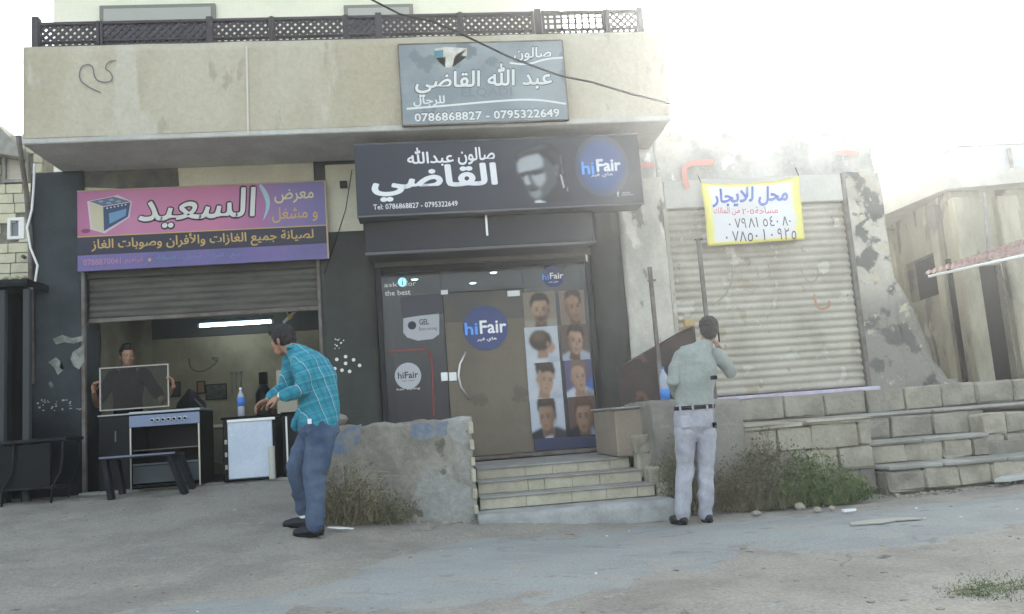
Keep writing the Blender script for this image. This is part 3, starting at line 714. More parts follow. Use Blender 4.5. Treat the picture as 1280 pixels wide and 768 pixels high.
# printed cooker
poly('cooker_halo', [(109, 252), (147, 244), (165, 252), (162, 272), (131, 292), (113, 287)], T_, flat('pale halo print', (.56, .45, .52)), SP)
poly('cooker_side', [(112, 253), (129, 259), (129, 290), (115, 285)], T_ - .0015, flat('cream cooker side print', (.50, .46, .32)), SP)
poly('cooker_front', [(129, 259), (163, 253), (160, 271), (130, 289)], T_ - .0015, flat('navy cooker front print', (.04, .07, .14)), SP)
poly('cooker_window', [(136, 267), (158, 261), (157, 270), (137, 280)], T_ - .003, flat('blue cooker window print', (.13, .26, .42)), SP)
poly('cooker_hob', [(112, 252), (142, 246), (163, 252), (129, 258)], T_ - .0015, flat('slate cooker hob print', (.10, .14, .22)), SP)
for (x, y) in ((126, 252), (139, 250), (148, 252), (136, 254)): disc('burner_print', (x, y), .03, T_ - .003, flat('pale burner ring', (.25, .3, .38)), SP, rz=.012, n=12)
for k in range(6): disc('knob_print', (134 + 4.6 * k, 260.5 - k * .9), .008, T_ - .003, M['offwhite'], SP, n=8)
disc('small_logo', (107, 289), .05, T_, flat('dark plum logo', (.20, .04, .12)), SP, rz=.025)

# black barber sign
SB = thing('black_barber_sign', (.95, -.8, 3.36), 'wide black box sign with white Arabic lettering, printed face and blue disc above the canopy', 'shop sign')
bx('sign_box', -.66, 2.565, -.885, -.55, 3.365, 4.185, M['signblack'], SB, .006)
bx('sign_face', -.655, 2.56, -.897, -.887, 3.375, 4.175, M['signblack'], SB, 0)
edg = mk('worn grey sign edge', (.13, .13, .15))
bx('sign_edge', -.665, 2.57, -.9, -.87, 3.355, 3.372, edg, SB, .002); bx('sign_edge', -.665, 2.57, -.9, -.87, 4.178, 4.19, edg, SB, .002)
Tb = -.8995
def UV(u, v): return (440 + u / 2.56, 30 + v / 2.56)
wt = flat('white sign lettering', (.70, .71, .74), .4)
text('صالون', UV(338, 424), UV(457, 420), .20, Tb, wt, SB, .02)
text('عبدالله', UV(176, 427), UV(325, 423), .22, Tb, wt, SB, .02)
text('القاضي', UV(62, 513), UV(466, 500), .40, Tb, wt, SB, .032)
text('Tel: 0786868827 - 0795322649', UV(68, 586), UV(338, 575), .06, Tb, wt, SB, .005)
C = P(*UV(800, 460), Tb)
for k, (rr, cc) in enumerate(((.36, (.045, .055, .085)), (.335, (.035, .055, .11)), (.31, (.03, .06, .15)), (.27, (.025, .065, .20)))):
    bm = bmesh.new(); prism(bm, [(C.x + rr * .86 * math.cos(a * .157), C.z + .02 + rr * math.sin(a * .157)) for a in range(40)], Tb - .0006 * k, Tb - .0006 * k + .0004)
    fin(bm, 'blue_disc_print', flat('blue disc ring %d' % k, cc, .4), SB)
Tc = Tb - .003
text('hi', UV(735, 462), UV(775, 460), .15, Tc, bluetxt, SB, .02); text('Fair', UV(782, 455), UV(860, 449), .15, Tc, wt, SB, .03)
text('هاي فير', UV(765, 487), UV(835, 481), .055, Tc, wt, SB, .01)
text('f', UV(848, 545), UV(855, 545), .06, Tc, wt, SB, .03); text('/salon.fair', UV(863, 541), UV(890, 539), .02, Tc, wt, SB); text('alqadi salon', UV(863, 548), UV(901, 546), .02, Tc, wt, SB)
def UF(pts): return [(640 + u / 6.74, 160 + v / 6.74) for u, v in pts]
fa, fb = P(*UF([(0, 645)])[0], Tb), P(*UF([(480, 90)])[0], Tb)
fc = lambda pts: [(u / 480, (645 - v) / 555) for u, v in pts]
gcol = lambda c: (c * .90, c * .98, c * 1.06)
BGS = (.026, .031, .046)
face_layers = [
 (fc([(40, 230), (60, 190), (130, 165), (230, 115), (320, 118), (390, 180), (425, 260), (425, 420), (390, 470), (330, 420), (290, 330), (250, 250), (150, 225), (70, 262)]), (.012, .013, .018), 2.0, .95),
 (fc([(160, 600), (300, 540), (400, 470), (440, 560), (480, 640), (170, 644)]), (.014, .015, .02), 2.5, .9),
 (fc([(62, 285), (85, 250), (140, 228), (235, 212), (290, 260), (345, 330), (370, 400), (350, 480), (290, 560), (235, 612), (178, 612), (150, 575), (126, 530), (108, 480), (85, 425), (80, 385), (60, 350)]), gcol(.075), 1.6, 1),
 (fc([(64, 290), (90, 250), (145, 230), (232, 214), (262, 262), (262, 330), (200, 352), (120, 372), (72, 380), (60, 345)]), gcol(.36), 2.0, .95),
 (fc([(165, 400), (235, 385), (272, 378), (270, 450), (235, 505), (200, 495), (178, 450)]), gcol(.34), 2.2, .95),
 (fc([(112, 395), (136, 388), (146, 440), (158, 478), (128, 488), (112, 470), (104, 430)]), gcol(.36), 1.3, .95),
 (fc([(88, 400), (104, 396), (106, 440), (92, 425)]), gcol(.20), 1.0, .8),
 (fc([(138, 545), (180, 535), (228, 520), (232, 570), (205, 604), (172, 600), (150, 575)]), gcol(.24), 2.0, .9),
 (fc([(66, 382), (130, 366), (210, 358), (262, 362), (262, 384), (210, 388), (150, 394), (90, 408)]), (.010, .011, .014), 1.6, .95),
 (fc([(168, 385), (235, 378), (240, 394), (190, 402)]), (.012, .012, .016), 1.2, .8),
 (fc([(88, 398), (112, 394), (110, 412), (92, 412)]), (.012, .012, .016), 1.0, .8),
 (fc([(128, 488), (165, 482), (200, 500), (215, 520), (190, 530), (150, 535), (132, 515)]), gcol(.045), 1.6, .8),
 (fc([(140, 525), (175, 518), (212, 524), (200, 536), (152, 540)]), (.014, .012, .014), 1.0, .8),
 (fc([(345, 335), (372, 308), (384, 335), (372, 395), (354, 418), (344, 380)]), gcol(.13), 1.6, .8),
 (fc([(352, 345), (368, 330), (370, 370), (356, 395)]), gcol(.04), 1.2, .7),
 (fc([(60, 215), (150, 172), (250, 135), (320, 150), (240, 180), (140, 205), (80, 238)]), gcol(.075), 2.2, .75),
 (fc([(300, 170), (380, 220), (400, 330), (385, 330), (350, 260)]), gcol(.05), 2.2, .6),
 (fc([(388, 405), (398, 405), (414, 520), (404, 522)]), gcol(.6), .7, 1),
 (fc([(396, 220), (404, 220), (412, 400), (404, 400)]), gcol(.16), .8, .7),
 (fc([(430, 515), (440, 520), (440, 560), (432, 555)]), gcol(.4), .7, .9),
 (fc([(176, 624), (215, 618), (262, 640), (180, 645)]), gcol(.6), 1.0, 1)]
picture('portrait_print', fa.x, fb.x, fa.z, fb.z, Tb, BGS, face_layers, SB, 96, 108, 5, .03)
# valance box under it
VB = thing('dark_canopy_box', (.7, -.6, 2.97), 'plain dark charcoal canopy box tucked under the black barber sign', 'canopy')
mcv = mk('charcoal canopy sheet', (.022, .024, .032), (.018, .02, .027), 2, rough=.5, bump=.04, spec=.2)
bx('canopy_front', -.6, 2.0, -.70, -.08, 3.0, 3.35, mcv, VB, .008)
bx('canopy_lip', -.61, 2.01, -.72, -.66, 2.965, 2.998, mk('canopy edge strip', (.10, .10, .11)), VB, .004)
A = P(607, 265, -.72); bx('steel_strut', A.x - .012, A.x + .012, -.735, -.71, 3.12, 3.36, M['alu'], VB, .003)
for px in (473, 733):
    A = P(px, 322, -.1); tb('wall_hook', [(A.x, -.08, A.z + .03), (A.x, -.1, A.z + .03), (A.x, -.1, A.z - .05)], .011, M['white'], FR)

# old grey board on the parapet
SG = thing('grey_salon_board', (.82, -1.03, 4.33), 'faded grey blue board with white Arabic name and phone numbers hung on the parapet', 'sign board')
mg = mk('faded grey blue print', (.19, .23, .25), (.27, .31, .33), 1.3, rough=.5, bump=.03, fine=.05, spots=[((.15, .185, .20), 2.2, .58)])
bx('board', -.105, 1.745, -1.045, -1.0, 4.335, 5.27, mg, SG, .003)
for q in ((-.115, -.100, 4.33, 5.275), (1.74, 1.755, 4.33, 5.275)): bx('board_edge', q[0], q[1], -1.052, -.995, q[2], q[3], M['steel'], SG, .002)
for q in ((-.1, 1.74, 4.325, 4.34), (-.1, 1.74, 5.265, 5.28)): bx('board_edge', *q[:2], -1.052, -.995, *q[2:], M['steel'], SG, .002)
Tg = -1.047
gd = flat('dark grey outline print', (.05, .055, .06)); gw = flat('white board lettering', (.66, .68, .68))
text('صالون', UV(515, 98), UV(640, 95), .19, Tg - .001, gd, SG, .05, .1); text('صالون', UV(517, 98), UV(638, 95), .165, Tg - .0025, gw, SG, .018, .1)
text('عبد الله القاضي', UV(198, 185), UV(642, 172), .40, Tg - .001, gd, SG, .045, .1); text('عبد الله القاضي', UV(201, 185), UV(639, 172), .37, Tg - .0025, gw, SG, .02, .1)
text('للرجال', UV(196, 250), UV(297, 244), .12, Tg - .001, gw, SG, .02)
text('0786868827 - 0795322649', UV(199, 299), UV(665, 284), .115, Tg - .0015, gd, SG, .05); text('0786868827 - 0795322649', UV(200, 300), UV(664, 284), .10, Tg - .003, gw, SG, .022)
text('ELQADI', UV(350, 225), UV(512, 215), .12, Tg - .0005, flat('ghost grey print', (.165, .195, .212)), SG, .02)
stroke('swoosh', [UV(175, 272), UV(300, 262), UV(450, 248), UV(580, 240), UV(685, 256)], .022, Tg - .001, gw, SG)
stroke('swoosh', [UV(505, 125), UV(560, 132), UV(620, 112), UV(675, 108)], .02, Tg - .0008, gw, SG)
poly('torn_paper', [UV(*q) for q in ((265, 80), (300, 74), (368, 78), (368, 104), (330, 102), (320, 140), (298, 140), (300, 106), (266, 108))], Tg - .001, mk('torn white paper', (.62, .62, .58), (.5, .46, .4), 8), SG)
poly('torn_paper', [UV(*q) for q in ((263, 86), (292, 84), (292, 108), (263, 110))], Tg - .0028, flat('teal paper scrap', (.06, .20, .25)), SG)

# ================================================================== RIGHT SHOP
B2 = thing('closed_shop_building', (4.3, 0, 1.0), 'low whitewashed stone shop with its beige roller shutter fully closed', 'building')
rough_box('pillar', 2.475, 3.06, -.03, .45, .8, 3.9, M['plaster_pale'], B2, amp=.014, step=.055)
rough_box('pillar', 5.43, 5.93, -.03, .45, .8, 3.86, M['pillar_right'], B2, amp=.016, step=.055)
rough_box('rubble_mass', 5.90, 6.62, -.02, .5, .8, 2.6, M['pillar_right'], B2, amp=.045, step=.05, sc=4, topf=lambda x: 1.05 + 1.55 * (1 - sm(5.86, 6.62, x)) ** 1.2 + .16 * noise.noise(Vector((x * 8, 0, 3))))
def ftop(x): return 4.56 - .05 * (x - 3.2) + .05 * noise.noise(Vector((x * 2.2, 5, 1))) - (.12 if x > 5.5 else 0)
rough_box('fascia_wall', 3.0, 5.9, .02, .4, 3.87, 4.5, M['plaster_right'], B2, amp=.03, step=.05, sc=4, topf=ftop)
rough_box('fascia_wall', 2.475, 2.995, .0, .4, 3.9, 4.5, M['plaster_right'], B2, amp=.02, step=.06, sc=4, topf=lambda x: 4.62)
bx('roof_slab', 2.475, 5.9, .4, 8, 4.25, 4.4, M['concrete'], B2)
bx('side_wall', 5.65, 5.92, .46, 8, .2, 4.24, M['concrete'], B2)
bx('back_wall', 3.0, 5.64, 7.8, 8, .2, 4.24, M['concrete'], B2)
SH2 = bx('roller_shutter', 3.07, 5.42, -.03, .25, 3.50, 3.855, mk('beige shutter housing', (.53, .52, .48), (.46, .45, .41), 1.4, rough=.6, bump=.05), B2, .01)
slats(3.09, 5.40, .03, 1.14, 3.49, 25, M['slat'], SH2, .024)
bx('shutter_rail', 3.03, 3.085, -.04, .06, 1.1, 3.5, M['slat'], B2); bx('shutter_rail', 5.40, 5.455, -.05, .06, 1.1, 3.86, M['steel'], B2)
rgr = flat('faint rust scrawl', (.42, .24, .14), .8); ogr = flat('faint olive scrawl', (.32, .30, .22), .8)
def shy(): return -.0005
stroke('graffiti', [(1018, 368), (1021, 388), (1038, 384), (1036, 376)], .03, .004, rgr, B2)
stroke('graffiti', [(915, 330), (916, 352), (905, 372), (890, 382)], .02, .004, ogr, B2)
stroke('graffiti', [(945, 335), (950, 352), (964, 345), (960, 330)], .015, .004, ogr, B2)
stroke('graffiti', [(1000, 335), (1010, 355), (1022, 350), (1022, 335)], .015, .004, ogr, B2)
# red paint strokes
stroke('red_paint_mark', [(892, 203), (870, 203), (856, 207), (855, 220), (860, 236)], [.085] * 12 + [.07] * 30, -.06, M['red'], B2)
stroke('red_paint_mark', [(1046, 192), (1058, 190), (1074, 193)], .06, -.075, M['red'], B2)
stroke('red_paint_mark', [(801, 208), (806, 206), (818, 208)], .07, -.055, M['red'], B2)
bx('sill', 2.98, 5.5, -.16, .02, 1.075, 1.125, M['lilac'], B2, .008)

# yellow edged banner
def warp(x, z): return .018 * math.sin(x * 9 + z * 3) + .012 * math.sin(z * 11 - x * 4) + .03 * noise.noise(Vector((x * 2, z * 2, 4)))
BN = thing('rental_banner', (4.17, -.12, 3.0), 'yellow bordered white cloth banner with blue, red and black handwriting tied over the closed shutter', 'banner')
cor = [P(876, 228, -.12), P(997, 221, -.12), P(1007, 299, -.12), P(885, 308, -.12)]
def bnp(u, v):
    t = cor[0].lerp(cor[1], u); bt = cor[3].lerp(cor[2], u); p = t.lerp(bt, v); p.z -= .05 * math.sin(math.pi * u) * (1 - v) ; return p
mby, t, b, N, L = nodes('banner cloth print')
at = N('ShaderNodeAttribute'); at.attribute_name = 'UVMap'; s_ = N('ShaderNodeSeparateXYZ'); L(at.outputs['Vector'], s_.inputs[0])
def mth(op, a, bb=None):
    n = N('ShaderNodeMath'); n.operation = op
    for i, v in enumerate((a, bb)):
        if v is None: continue
        if isinstance(v, (int, float)): n.inputs[i].default_value = v
        else: L(v, n.inputs[i])
    return n.outputs[0]
dx = mth('ABSOLUTE', mth('SUBTRACT', s_.outputs[0], .5)); dy = mth('ABSOLUTE', mth('SUBTRACT', s_.outputs[1], .5))
ee = mth('MAXIMUM', mth('MULTIPLY', dx, 1.0), mth('SUBTRACT', dy, .02))
nn = N('ShaderNodeTexNoise'); nn.inputs['Scale'].default_value = 4; L(at.outputs['Vector'], nn.inputs['Vector'])
rr = mth('ADD', ee, mth('MULTIPLY', mth('SUBTRACT', nn.outputs['Fac'], .5), .06))
mr = N('ShaderNodeMapRange'); mr.inputs[1].default_value = .40; mr.inputs[2].default_value = .445; L(rr, mr.inputs[0])
mx = N('ShaderNodeMix'); mx.data_type = 'RGBA'; L(mr.outputs[0], mx.inputs[0]); mx.inputs[6].default_value = (.66, .66, .68, 1); mx.inputs[7].default_value = (.72, .66, .16, 1)
L(mx.outputs[2], b.inputs['Base Color']); b.inputs['Roughness'].default_value = .7
bm = bmesh.new(); uvl = bm.loops.layers.uv.new('UVMap'); gx, gz = 36, 24; g = {}
for layer in (0, 1):
    for i in range(gx + 1):
        for j in range(gz + 1):
            p = bnp(i / gx, j / gz); g[layer, i, j] = bm.verts.new((p.x, -.12 + warp(p.x, p.z) + .003 * layer, p.z))
for layer in (0, 1):
    for i in range(gx):
        for j in range(gz):
            f = bm.faces.new([g[layer, i + a, j + c] for a, c in ((0, 0), (1, 0), (1, 1), (0, 1))]); f.smooth = True
            for lp, (a, c) in zip(f.loops, ((0, 0), (1, 0), (1, 1), (0, 1))): lp[uvl].uv = ((i + a) / gx, (j + c) / gz)
for i in range(gx):
    for j in (0, gz): bm.faces.new((g[0, i, j], g[0, i + 1, j], g[1, i + 1, j], g[1, i, j]))
for j in range(gz):
    for i in (0, gx): bm.faces.new((g[0, i, j], g[0, i, j + 1], g[1, i, j + 1], g[1, i, j]))
me = bpy.data.meshes.new('cloth'); bm.to_mesh(me); bm.free(); link('cloth', me, mby, BN)
def UB(u, v): return (760 + u / 3.2, 180 + v / 3.2)
bl = flat('blue marker paint', (.07, .14, .50)); rd = flat('red marker paint', (.50, .05, .10)); bk = flat('dark marker paint', (.05, .05, .07))
Ty = -.126
text('محل للايجار', UB(412, 222), UB(722, 200), .25, Ty, bl, BN, .03, .15, warp)
text('مساحة', UB(590, 268), UB(680, 260), .09, Ty, rd, BN, .0, 0, warp); text('٢٠٥', UB(540, 270), UB(585, 266), .075, Ty, rd, BN, 0, 0, warp)
text('من المالك', UB(420, 272), UB(530, 266), .10, Ty, rd, BN, .0, 0, warp)
text('٠٧٩٨١٥٤٠٨٠', UB(485, 318), UB(732, 306), .135, Ty, bk, BN, .014, .1, warp)
text('٠٧٨٥٠١٠٩٢٥', UB(470, 372), UB(755, 358), .145, Ty, bk, BN, .014, .1, warp)
for i, (u, v) in enumerate(((0, 0), (1, 0))):
    p = bnp(u, v); tb('tie_cord', [(p.x, -.12 + warp(p.x, p.z), p.z), (p.x + (.01 if i else -.02), -.07, p.z + .13)], .006, M['black'], BN, n=5)

# ================================================================== STAIR TO THE BARBER SHOP
ST = thing('barber_steps', (1.2, -1.5, .15), 'four worn cream stone steps climbing to the barber shop door', 'steps')
fr = [(-1.50, .585, .43, 1.98), (-1.80, .475, .42, 2.02), (-2.10, .355, .41, 2.06)]
bx('step_core', .44, 2.0, -1.46, -.06, .0, .53, M['mortar'], ST); bx('step_core', .44, 2.03, -1.77, -1.46, .0, .42, M['mortar'], ST); bx('step_core', .44, 2.07, -2.07, -1.77, .0, .30, M['mortar'], ST)
for k, (y, z, x0, x1) in enumerate(fr):
    cuts = sorted([x0] + [x0 + (x1 - x0) * f for f in ((.31, .49, .66, .87), (.30, .40, .57, .74), (.26, .52, .72, .9))[k]] + [x1])
    yb = -.052 if k == 0 else fr[k - 1][0] + .01
    zb = (fr[k + 1][1] if k < 2 else .24) + .002
    for a, b_ in zip(cuts, cuts[1:]):
        blk('riser_stone', a + .0015, b_ - .0015, y, y + .035, zb, z - .016, M['step'], ST, .003, .001)
    cuts = [x0, x0 + (x1 - x0) * (.37 + .1 * k), x1]
    for a, b_ in zip(cuts, cuts[1:]):
        blk('tread_slab', a + .002, b_ - .002, y - .02, yb, z - .015, z, M['tread'], ST, .004, .001)
rough_box('bottom_step', .37, 2.14, -2.47, -2.065, .05, .235, mk('poured grey cement step', (.36, .365, .36), (.27, .27, .265), 4, bump=.3), ST, amp=.008, step=.05)
for z0_, y_ in ((.24, -2.1),):
    pass
# low rendered wall left of the steps
LW = thing('low_wall', (-.3, -2.1, .2), 'low rough cement wall with blue paint traces left of the cream steps', 'wall')
rough_box('wall_body', -1.02, .375, -2.22, -1.95, .05, 1.09, M['lowwall'], LW, amp=.03, step=.035, sc=3.5, topf=lambda x: 1.095 + .02 * noise.noise(Vector((x * 6, 1, 2))))
rough_box('wall_return', .12, .37, -1.94, -.1, .05, .80, M['lowwall'], LW, amp=.012, step=.08)
M['blueworn'] = mk('worn blue paint', (.13, .17, .25), (.22, .225, .22), 9, bump=.4, bscale=18)
tl = flat('pale edge tile', (.38, .36, .31))
for k in range(6):
    z0_ = .22 + k * .145; blk('edge_tile', .345, .385, -2.262, -2.20, z0_, z0_ + random.uniform(.08, .13), M['step'], LW, .006, .006)
def wall_patch(name, pts, mat, parent, Y=-2.21):
    "thin uneven paint coat"
    q = [P(*p, Y) for p in pts]; cx = sum(v.x for v in q) / len(q); cz = sum(v.z for v in q) / len(q)
    bm = bmesh.new(); ring = []
    n = len(q)
    pts3 = []
    for i in range(n):
        for t_ in (0, .33, .66):
            p = q[i].lerp(q[(i + 1) % n], t_); w_ = 1 + .12 * noise.noise(Vector((p.x * 14, p.z * 14, i)))
            pts3.append(Vector((cx + (p.x - cx) * w_, 0, cz + (p.z - cz) * w_)))
    for rf in (1, .66, .33):
        row = []
        for p in pts3:
            x = cx + (p.x - cx) * rf; z_ = cz + (p.z - cz) * rf; v0 = Vector((x, -2.22, z_))
            nv = noise.noise_vector(v0 * 3.5) * .03 + noise.noise_vector(v0 * 14) * .012
            row.append(bm.verts.new((x, -2.22 + nv.y - .005, z_)))
        ring.append(row)
    for a_, b_ in zip(ring, ring[1:]):
        for i in range(len(a_)): bm.faces.new((a_[i], a_[(i + 1) % len(a_)], b_[(i + 1) % len(a_)], b_[i]))
    bm.faces.new(ring[-1]); fin(bm, name, mat, parent, smooth=True)
wall_patch('blue_paint_patch', [(410, 562), (432, 536), (452, 530), (450, 552), (436, 566), (412, 570)], M['blueworn'], LW)
wall_patch('blue_paint_patch', [(513, 530), (560, 527), (559, 544), (540, 548), (528, 552), (515, 545)], M['blueworn'], LW)
# loose rubble on and around the wall
def rock(x, y, z, r, mat, label, group=None, name='stone'):
    bm = bmesh.new(); bmesh.ops.create_icosphere(bm, subdivisions=2, radius=r)
    sx, sy, sz = random.uniform(.8, 1.3), random.uniform(.7, 1.1), random.uniform(.5, .8); sd_ = random.random() * 50
    for v in bm.verts:
        v.co *= 1 + .35 * noise.noise(v.co / r * 1.1 + Vector((sd_, 0, 0))); v.co = Vector((v.co.x * sx, v.co.y * sy, v.co.z * sz)) + Vector((x, y, z))
    return fin(bm, name, mat, None, label=label, cat='stone', group=group)
A = P(419, 525, -2.05); rock(A.x, -2.05, A.z + .0, .085, M['lowwall'], 'fist sized pale stone lying on the left end of the low cement wall')
A = P(403, 538, -1.8); rock(A.x, -1.8, A.z, .13, M['lowwall'], 'larger rough stone behind the left end of the low wall, beside the man in turquoise')

# ================================================================== RIGHT TERRACE
TR = thing('stone_terrace', (4, -1.2, .1), 'raised block terrace with its own worn steps in front of the closed shop', 'terrace')
# left cheek beside the steps
rough_box('rendered_cheek', 2.14, 3.02, -1.98, -.62, .05, 1.10, mk('rough grey beige render', (.27, .25, .22), (.19, .18, .155), 2.3, bump=.6, bscale=16, spots=[((.34, .32, .27), 3, .62)]), TR, amp=.028, step=.045, topf=lambda x: 1.115 - .03 * sm(2.6, 3.0, x))
bx('cheek_face', 1.86, 2.15, -1.55, -.45, .59, 1.065, mk('pinkish beige cement', (.30, .24, .19), (.25, .20, .165), 2, bump=.2), TR, .012)
bx('cheek_cap', 1.83, 2.16, -1.58, -.42, 1.068, 1.09, M['concrete'], TR, .006)
for (x0, x1, y0, z0_, z1_) in ((2.0, 2.2, -1.78, .38, .62), (2.04, 2.24, -2.0, .30, .50), (2.08, 2.28, -2.16, .14, .36), (2.0, 2.25, -1.7, .62, .8)):
    blk('cheek_stone', x0, x1, y0, y0 + .2, z0_, z1_, M['stone'], TR, .02, .012)
core = M['mortar']
bx('terrace_core', 3.0, 4.38, -1.77, -.55, .0, .765, core, TR); bx('terrace_core', 3.0, 9.0, -.56, -.035, .0, 1.02, core, TR)
bx('terrace_core', 4.38, 9.0, -1.02, -.56, .0, .74, core, TR)
def course(x0, x1, y, z0, z1, wmin, wmax, mats, depth=.2, gap=.006, jit=.014):
    x = x0
    while x < x1 - .05:
        wd = random.uniform(wmin, wmax); e = min(x + wd, x1)
        if x1 - e < .12: e = x1
        blk('stone_block', x + gap / 2, e - gap / 2, y - random.uniform(0, .018), y + depth, z0 + gap / 2, z1 - gap / 2, random.choice(mats), TR, random.uniform(.012, .024), jit); x = e
s1, s2, s3 = M['stone'], M['stone2'], M['stone3']
course(3.02, 4.40, -1.83, .08, .30, .3, .5, [s2, s3]); course(3.02, 4.40, -1.83, .30, .53, .28, .5, [s2, s1, s2])
course(3.02, 4.40, -1.83, .53, .765, .34, .5, [s1, s1, s2]); 
course(2.98, 4.42, -1.86, .768, .82, .7, .9, [s1], depth=1.22)
course(2.98, 8.6, -.62, .82, 1.085, .42, .56, [s1, s2, s2], depth=.3)
blk('stone_block', 2.98, 9.0, -.6, .0, 1.03, 1.07, M['concrete'], TR, .01, .0)
# stain blocks at the far right
# steps: three rises between X 4.4 and 6
def steps3(x0, x1, yf, z0, z1, yb):
    course(x0, x1, yf, z0, z1 - .045, .26, .42, [s1, s2, s2], depth=.14)
    x = x0
    while x < x1 - .05:
        e = min(x1, x + random.uniform(.5, .9)); blk('step_slab', x + .004, e - .004, yf - .03, yb, z1 - .042, z1, M['concrete'], TR, .012, .004); x = e
bx('terrace_core', 4.42, 6.4, -1.95, -1.02, .0, .26, core, TR); bx('terrace_core', 4.42, 6.2, -1.62, -1.02, .26, .45, core, TR); bx('terrace_core', 4.42, 6.0, -1.29, -1.02, .45, .775, core, TR)
steps3(4.42, 6.35, -2.02, .07, .32, -1.62)
steps3(4.42, 5.75, -1.68, .32, .55, -1.32)
course(4.42, 5.80, -1.33, .55, .78, .3, .5, [s3, s2, s2]); 
# right flank
bx('terrace_core', 5.80, 9.0, -1.48, -1.0, .0, .70, core, TR)
course(5.78, 8.8, -1.55, .52, .74, .22, .40, [s1, s1, s2]); course(5.68, 8.8, -1.57, .30, .52, .26, .42, [s2, s1]); course(6.36, 8.8, -1.6, .08, .30, .26, .42, [s2, s3])
course(4.4, 8.9, -1.3, .782, .82, .8, 1.2, [M['concrete']], depth=.66, jit=.003)

# rust sheet and posts
RS = thing('rusty_steel_sheet', (2.6, -.7, 1.1), 'dark rusty steel sheet with slanting top edge left of the closed shop', 'metal sheet')
bm = bmesh.new(); prism(bm, [(2.12, 1.10), (3.02, 1.06), (3.03, 1.93), (2.9, 1.89), (2.22, 1.57), (2.12, 1.53)], -.76, -.75); fin(bm, 'sheet', M['rust'], RS)
tb('edge_bar', [(2.12, -.77, 1.53), (2.22, -.77, 1.57), (2.9, -.77, 1.89), (3.03, -.77, 1.93)], .014, M['rust'], RS)
tb('edge_bar', [(3.03, -.77, 1.07), (3.03, -.77, 1.93)], .014, M['rust'], RS)
bx('yellow_block', 2.93, 3.05, -.79, -.71, 1.94, 2.02, mk('ochre wood block', (.42, .31, .15)), RS)
PO = 'steel posts standing on the terrace by the rusty sheet'
def post(px, yt, lab, yb=.0, k=0):
    A = P(px, yt, -.85)
    t_ = thing('steel_post', (A.x, -.85, 1.08), lab, 'post', PO)
    bx('post_shaft', A.x - .022, A.x + .022, -.872, -.828, 1.075, A.z, M['steel'], t_, .004)
    bx('base_plate', A.x - .06, A.x + .06, -.91, -.79, 1.07, 1.082, M['steel'], t_, .003)
    return t_, A
t_, A = post(812, 334, 'shorter steel post with a small crosspiece, beside the barber shop pillar')
bx('crosspiece', A.x - .05, A.x + .05, -.88, -.875, A.z - .17, A.z - .145, M['steel'], t_, .002)
t_, A = post(873, 300, 'taller grey steel post directly above the head of the man in the pale sweater')
bx('top_plate', A.x - .04, A.x + .05, -.88, -.82, A.z, A.z + .014, M['steel'], t_, .003)

# ================================================================== RIGHT RIBBED BUILDING
B3 = thing('ribbed_building', (8, 2, 1), 'old stained render building with vertical ribs and dark openings at the right edge', 'building')
mr3 = mk('streaky stained render', (.34, .315, .24), (.25, .232, .18), 1.3, (1, 1, .4), bump=.5, bscale=16, spots=[((.15, .14, .12), 2.8, .56), ((.42, .39, .31), 3.6, .62)])
cA = P(1183, 231, 1.2); cB = P(1112, 275, 3.4); ez = 3.86
def wall_seg(name, p, q, z0, z1, th, mat, parent, n=1):
    d = Vector((q[0] - p[0], q[1] - p[1], 0)); nrm = Vector((-d.y, d.x, 0)).normalized() * th
    bm = bmesh.new(); vs = []
    for z in (z0, z1):
        for c in (Vector((*p, z)), Vector((*q, z)), Vector((*q, z)) + nrm, Vector((*p, z)) + nrm): vs.append(bm.verts.new(c))
    for f in ((0, 3, 2, 1), (4, 5, 6, 7), (0, 1, 5, 4), (1, 2, 6, 5), (2, 3, 7, 6), (3, 0, 4, 7)): bm.faces.new([vs[i] for i in f])
    return fin(bm, name, mat, parent)
a2 = (cA.x, cA.y); b2 = (cB.x, cB.y)
dirS = (Vector(b2) - Vector(a2)).normalized(); 
def on(t_): v = Vector(a2) + dirS * t_; return (v.x, v.y)
Ls = (Vector(b2) - Vector(a2)).length
# side wall with a window hole: built as segments
wall_seg('wall', on(Ls + 3), on(Ls * .80), .6, ez, .2, mr3, B3)
wz0, wz1 = 2.45, 3.1
wall_seg('wall', on(Ls * .80), on(Ls * .25), .6, wz0, .2, mr3, B3); wall_seg('wall', on(Ls * .80), on(Ls * .25), wz1, ez, .2, mr3, B3)
wall_seg('wall', on(Ls * .25), on(0), .6, ez, .2, mr3, B3)
dkm = mk('unlit room stand-in', (.008, .008, .01), spec=.05)  # near-black panels stand in for the shade of unlit rooms behind the openings
wall_seg('unlit_window_panel', (on(Ls * .80)[0] + .16, on(Ls * .80)[1] + .1), (on(Ls * .25)[0] + .16, on(Ls * .25)[1] + .1), wz0 - .05, wz1 + .05, .05, dkm, B3)
fx = Vector((1, .06, 0)).normalized()
def onf(s): return (a2[0] + fx.x * s, a2[1] + fx.y * s)
d0 = P(1222, 400, 1.2).x - a2[0]; d1 = P(1264, 400, 1.2).x - a2[0]
wall_seg('wall', onf(0), onf(d0), .6, ez, .12, mr3, B3); wall_seg('wall', onf(d1), onf(6), .6, ez, .12, mr3, B3); wall_seg('wall', onf(d0), onf(d1), 2.75, ez, .12, mr3, B3)
wall_seg('unlit_doorway_panel', (onf(d0)[0] - .2, onf(d0)[1] + .18), (onf(d1)[0] + .3, onf(d1)[1] + .18), .6, 2.9, .05, dkm, B3)
